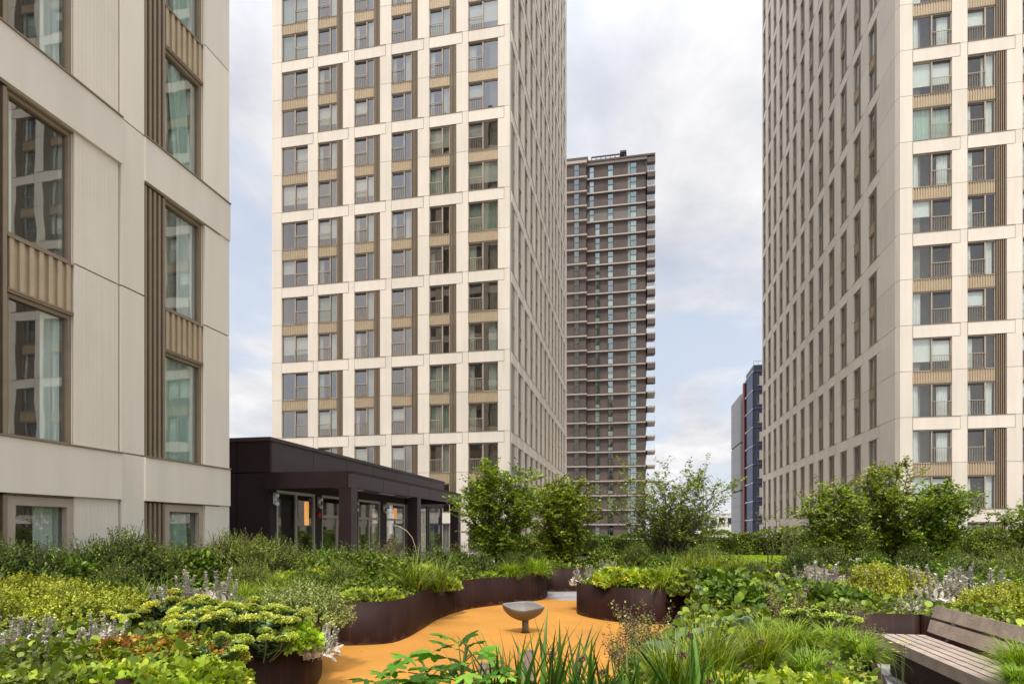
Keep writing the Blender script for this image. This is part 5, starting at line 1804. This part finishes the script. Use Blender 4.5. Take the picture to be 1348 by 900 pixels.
lawn_poly = [G(790, 38), G(1120, 38), G(1075, 21.5), G(985, 20.5), G(900, 22.5), G(800, 28)]
w = MB(); w.prism([(x, y) for x, y in lawn_poly], 0.021, 0.03, 'soil')
a = arr(lawn_poly); lo, hi = a.min(0), a.max(0)
n = 150000
p = np.stack([u_(lo[0], hi[0], n), u_(lo[1], hi[1], n)], 1); p = p[inside(lawn_poly, p)]; n = len(p)
P = np.concatenate([p, np.full((n, 1), 0.02)], 1)
D = RNG.normal(size=(n, 3)) * 0.45 + arr([0, 0, 1.0])
V, T = scatter(DIAMOND, P, D, RNG.normal(size=(n, 3)), u_(0.06, 0.12, n), 0.8)
tag(put('lawn', tri_mesh('lawn', [(V, T, 'lawn_blade')])), 'bright green lawn beyond the planters', 'lawn', kind='stuff')

op2 = [G(p, d) for p, d in [(440, 6.2), (440, 8.2), (520, 8.4), (600, 11.4), (700, 13.5), (755, 12.5), (840, 9.9), (860, 7), (780, 4.6), (520, 4.2)]]
a = arr(op2); lo, hi = a.min(0), a.max(0)
p = np.stack([u_(lo[0], hi[0], 170), u_(lo[1], hi[1], 170)], 1); p = p[inside(op2, p)]; n = len(p)
V, T = scatter(OVAL, np.concatenate([p, np.full((n, 1), 0.0125)], 1), np.concatenate([RNG.normal(size=(n, 2)), np.zeros((n, 1))], 1), RNG.normal(size=(n, 3)) * 0.15 + arr([0, 0, 1.0]), u_(0.018, 0.04, n), 0.9)
V[:, 2] = np.maximum(V[:, 2], 0.0085)
tag(put('fallen_leaves', tri_mesh('fallen_leaves', [(V, T, 'leaf_rust')])), 'scattered small fallen leaves on the orange surface', 'leaf litter', kind='stuff')

# woven willow hood and arched cane by the pavilion
x, y = G(514, 15.5)
r_ = root('willow_hood', (x, y, 0.0), 'pointed brown woven willow hood before the double doors', 'garden ornament')
m = MB()
for i in range(16):
    a = 6.283 * i / 16
    m.tube([(0.34 * math.cos(a), 0.34 * math.sin(a), 0), (0.33 * math.cos(a), 0.33 * math.sin(a), 0.7), (0.20 * math.cos(a), 0.2 * math.sin(a), 1.15), (0.05, 0, 1.5)], 0.010, 'willow', 4)
put('frame', m, r_)
m = MB()
for k in range(34):
    z = 0.05 + k * 0.041
    rr = 0.34 if z < 0.7 else 0.34 - 0.30 * ((z - 0.7) / 0.8) ** 1.1
    m.tube([(rr * (1 + 0.03 * (-1) ** i) * math.cos(6.283 * i / 16) + (0.03 if z > 1 else 0), rr * (1 + 0.03 * (-1) ** i) * math.sin(6.283 * i / 16), z) for i in range(15)], 0.014, 'willow', 4)
put('weave', m, r_)
x, y = G(535, 15.2)
m = MB()
m.tube([(-0.35, 0, 1.75), (-0.2, 0, 1.73), (0.0, 0, 1.62), (0.15, 0, 1.45), (0.24, 0, 1.2), (0.28, 0, 0.9), (0.28, 0, 0.0)], 0.010, 'bronze_light', 6)
tag(put('arched_cane', m, None, (x, y, 0)), 'bent pale cane arching over the willow hood', 'plant support')

# ------------------------------------------------------------------ sky, sun, camera
W_ = bpy.data.worlds.new('World'); SC.world = W_; W_.use_nodes = True
t = W_.node_tree; L = t.links.new
bg = t.nodes['Background']
sky = N(t, 'ShaderNodeTexSky', sky_type='NISHITA')
sky.sun_disc = False
SUN_EL, SUN_AZ = 62.0, 178.0     # azimuth clockwise from +Y
sky.sun_elevation = R(SUN_EL); sky.sun_rotation = R(SUN_AZ)
sky.air_density = 1.2; sky.dust_density = 1.5; sky.ozone_density = 1.0
tc = N(t, 'ShaderNodeTexCoord')
sx = N(t, 'ShaderNodeSeparateXYZ'); L(tc.outputs['Generated'], sx.inputs[0])
az_ = N(t, 'ShaderNodeMath', operation='ADD'); az_.inputs[1].default_value = 0.22; L(sx.outputs['Z'], az_.inputs[0])
mxz = N(t, 'ShaderNodeMath', operation='MAXIMUM'); mxz.inputs[1].default_value = 0.05; L(az_.outputs[0], mxz.inputs[0])
dx = N(t, 'ShaderNodeMath', operation='DIVIDE'); L(sx.outputs['X'], dx.inputs[0]); L(mxz.outputs[0], dx.inputs[1])
dy = N(t, 'ShaderNodeMath', operation='DIVIDE'); L(sx.outputs['Y'], dy.inputs[0]); L(mxz.outputs[0], dy.inputs[1])
cx = N(t, 'ShaderNodeCombineXYZ'); L(dx.outputs[0], cx.inputs[0]); L(dy.outputs[0], cx.inputs[1])
mp = N(t, 'ShaderNodeMapping'); mp.inputs['Location'].default_value = (3.1, 1.7, 0); mp.inputs['Scale'].default_value = (1.0, 0.75, 1); L(cx.outputs[0], mp.inputs['Vector'])
n1 = N(t, 'ShaderNodeTexNoise'); n1.inputs['Scale'].default_value = 1.45; n1.inputs['Detail'].default_value = 9; n1.inputs['Roughness'].default_value = 0.55; n1.inputs['Distortion'].default_value = 0.5
L(mp.outputs[0], n1.inputs['Vector'])
cov = N(t, 'ShaderNodeMapRange', interpolation_type='SMOOTHSTEP'); cov.inputs[1].default_value = 0.41; cov.inputs[2].default_value = 0.56; cov.inputs[3].default_value = 0.12; cov.inputs[4].default_value = 1.0
L(n1.outputs['Fac'], cov.inputs[0])
n2 = N(t, 'ShaderNodeTexNoise'); n2.inputs['Scale'].default_value = 2.0; n2.inputs['Detail'].default_value = 8; n2.inputs['Roughness'].default_value = 0.6
L(mp.outputs[0], n2.inputs['Vector'])
cc = N(t, 'ShaderNodeValToRGB')
cc.color_ramp.elements[0].position = 0.3; cc.color_ramp.elements[0].color = (0.56, 0.585, 0.66, 1)
cc.color_ramp.elements[1].position = 0.62; cc.color_ramp.elements[1].color = (0.98, 0.965, 0.97, 1)
L(n2.outputs['Fac'], cc.inputs[0])
cm = N(t, 'ShaderNodeVectorMath', operation='SCALE'); cm.inputs[3].default_value = 6.2; L(cc.outputs[0], cm.inputs[0])
skym = N(t, 'ShaderNodeMix', data_type='RGBA'); skym.inputs[0].default_value = 0.72
L(sky.outputs[0], skym.inputs[6]); skym.inputs[7].default_value = (4.2, 4.6, 5.35, 1)
mx = N(t, 'ShaderNodeMix', data_type='RGBA'); L(cov.outputs[0], mx.inputs[0]); L(skym.outputs[2], mx.inputs[6]); L(cm.outputs[0], mx.inputs[7])
# the cloud deck glows towards the veiled sun
sdir = N(t, 'ShaderNodeCombineXYZ')
for q_, v_ in zip((0, 1, 2), (math.sin(R(SUN_AZ)) * math.cos(R(SUN_EL)), math.cos(R(SUN_AZ)) * math.cos(R(SUN_EL)), math.sin(R(SUN_EL)))): sdir.inputs[q_].default_value = v_
dot = N(t, 'ShaderNodeVectorMath', operation='DOT_PRODUCT'); L(tc.outputs['Generated'], dot.inputs[0]); L(sdir.outputs[0], dot.inputs[1])
gm = N(t, 'ShaderNodeMapRange', interpolation_type='SMOOTHSTEP'); gm.inputs[1].default_value = -0.1; gm.inputs[2].default_value = 1.0; gm.inputs[3].default_value = 1.0; gm.inputs[4].default_value = 1.45
L(dot.outputs['Value'], gm.inputs[0])
fs = N(t, 'ShaderNodeVectorMath', operation='SCALE'); L(mx.outputs[2], fs.inputs[0]); # an overcast sky is brightest towards the zenith
zm = N(t, 'ShaderNodeMapRange', interpolation_type='SMOOTHSTEP'); zm.inputs[1].default_value = 0.55; zm.inputs[2].default_value = 1.0; zm.inputs[3].default_value = 1.0; zm.inputs[4].default_value = 2.4
L(sx.outputs['Z'], zm.inputs[0])
gz = N(t, 'ShaderNodeMath', operation='MULTIPLY'); L(gm.outputs[0], gz.inputs[0]); L(zm.outputs[0], gz.inputs[1])
L(gz.outputs[0], fs.inputs[3])
L(fs.outputs[0], bg.inputs['Color'])
bg.inputs['Strength'].default_value = 0.13

sl = bpy.data.lights.new('Sun', 'SUN'); sl.energy = 2.3; sl.angle = R(8); sl.color = (1.0, 0.91, 0.78)
so = bpy.data.objects.new('Sun', sl); COL.objects.link(so)
e, a = R(SUN_EL), R(SUN_AZ)
dv = Vector((math.sin(a) * math.cos(e), math.cos(a) * math.cos(e), math.sin(e)))
so.rotation_euler = dv.to_track_quat('Z', 'Y').to_euler()
so.location = (0, 0, 90)

cam = bpy.data.cameras.new('Camera'); co = bpy.data.objects.new('Camera', cam); COL.objects.link(co)
co.location = (0, 0, EYE); co.rotation_euler = (R(90), 0, YAW)
cam.sensor_width = 36; cam.lens = 36 * 800 / 1348; cam.shift_y = (698 - 450) / 1348.0; cam.clip_start = 0.05; cam.clip_end = 4000
SC.camera = co
SC.view_settings.view_transform = 'Standard'; SC.view_settings.look = 'None'
SC.view_settings.exposure = 0.36; SC.view_settings.gamma = 1.0; SC.view_settings.use_curve_mapping = False
SC.cycles.max_bounces = 8; SC.cycles.transparent_max_bounces = 12
SC.cycles.use_denoising = True
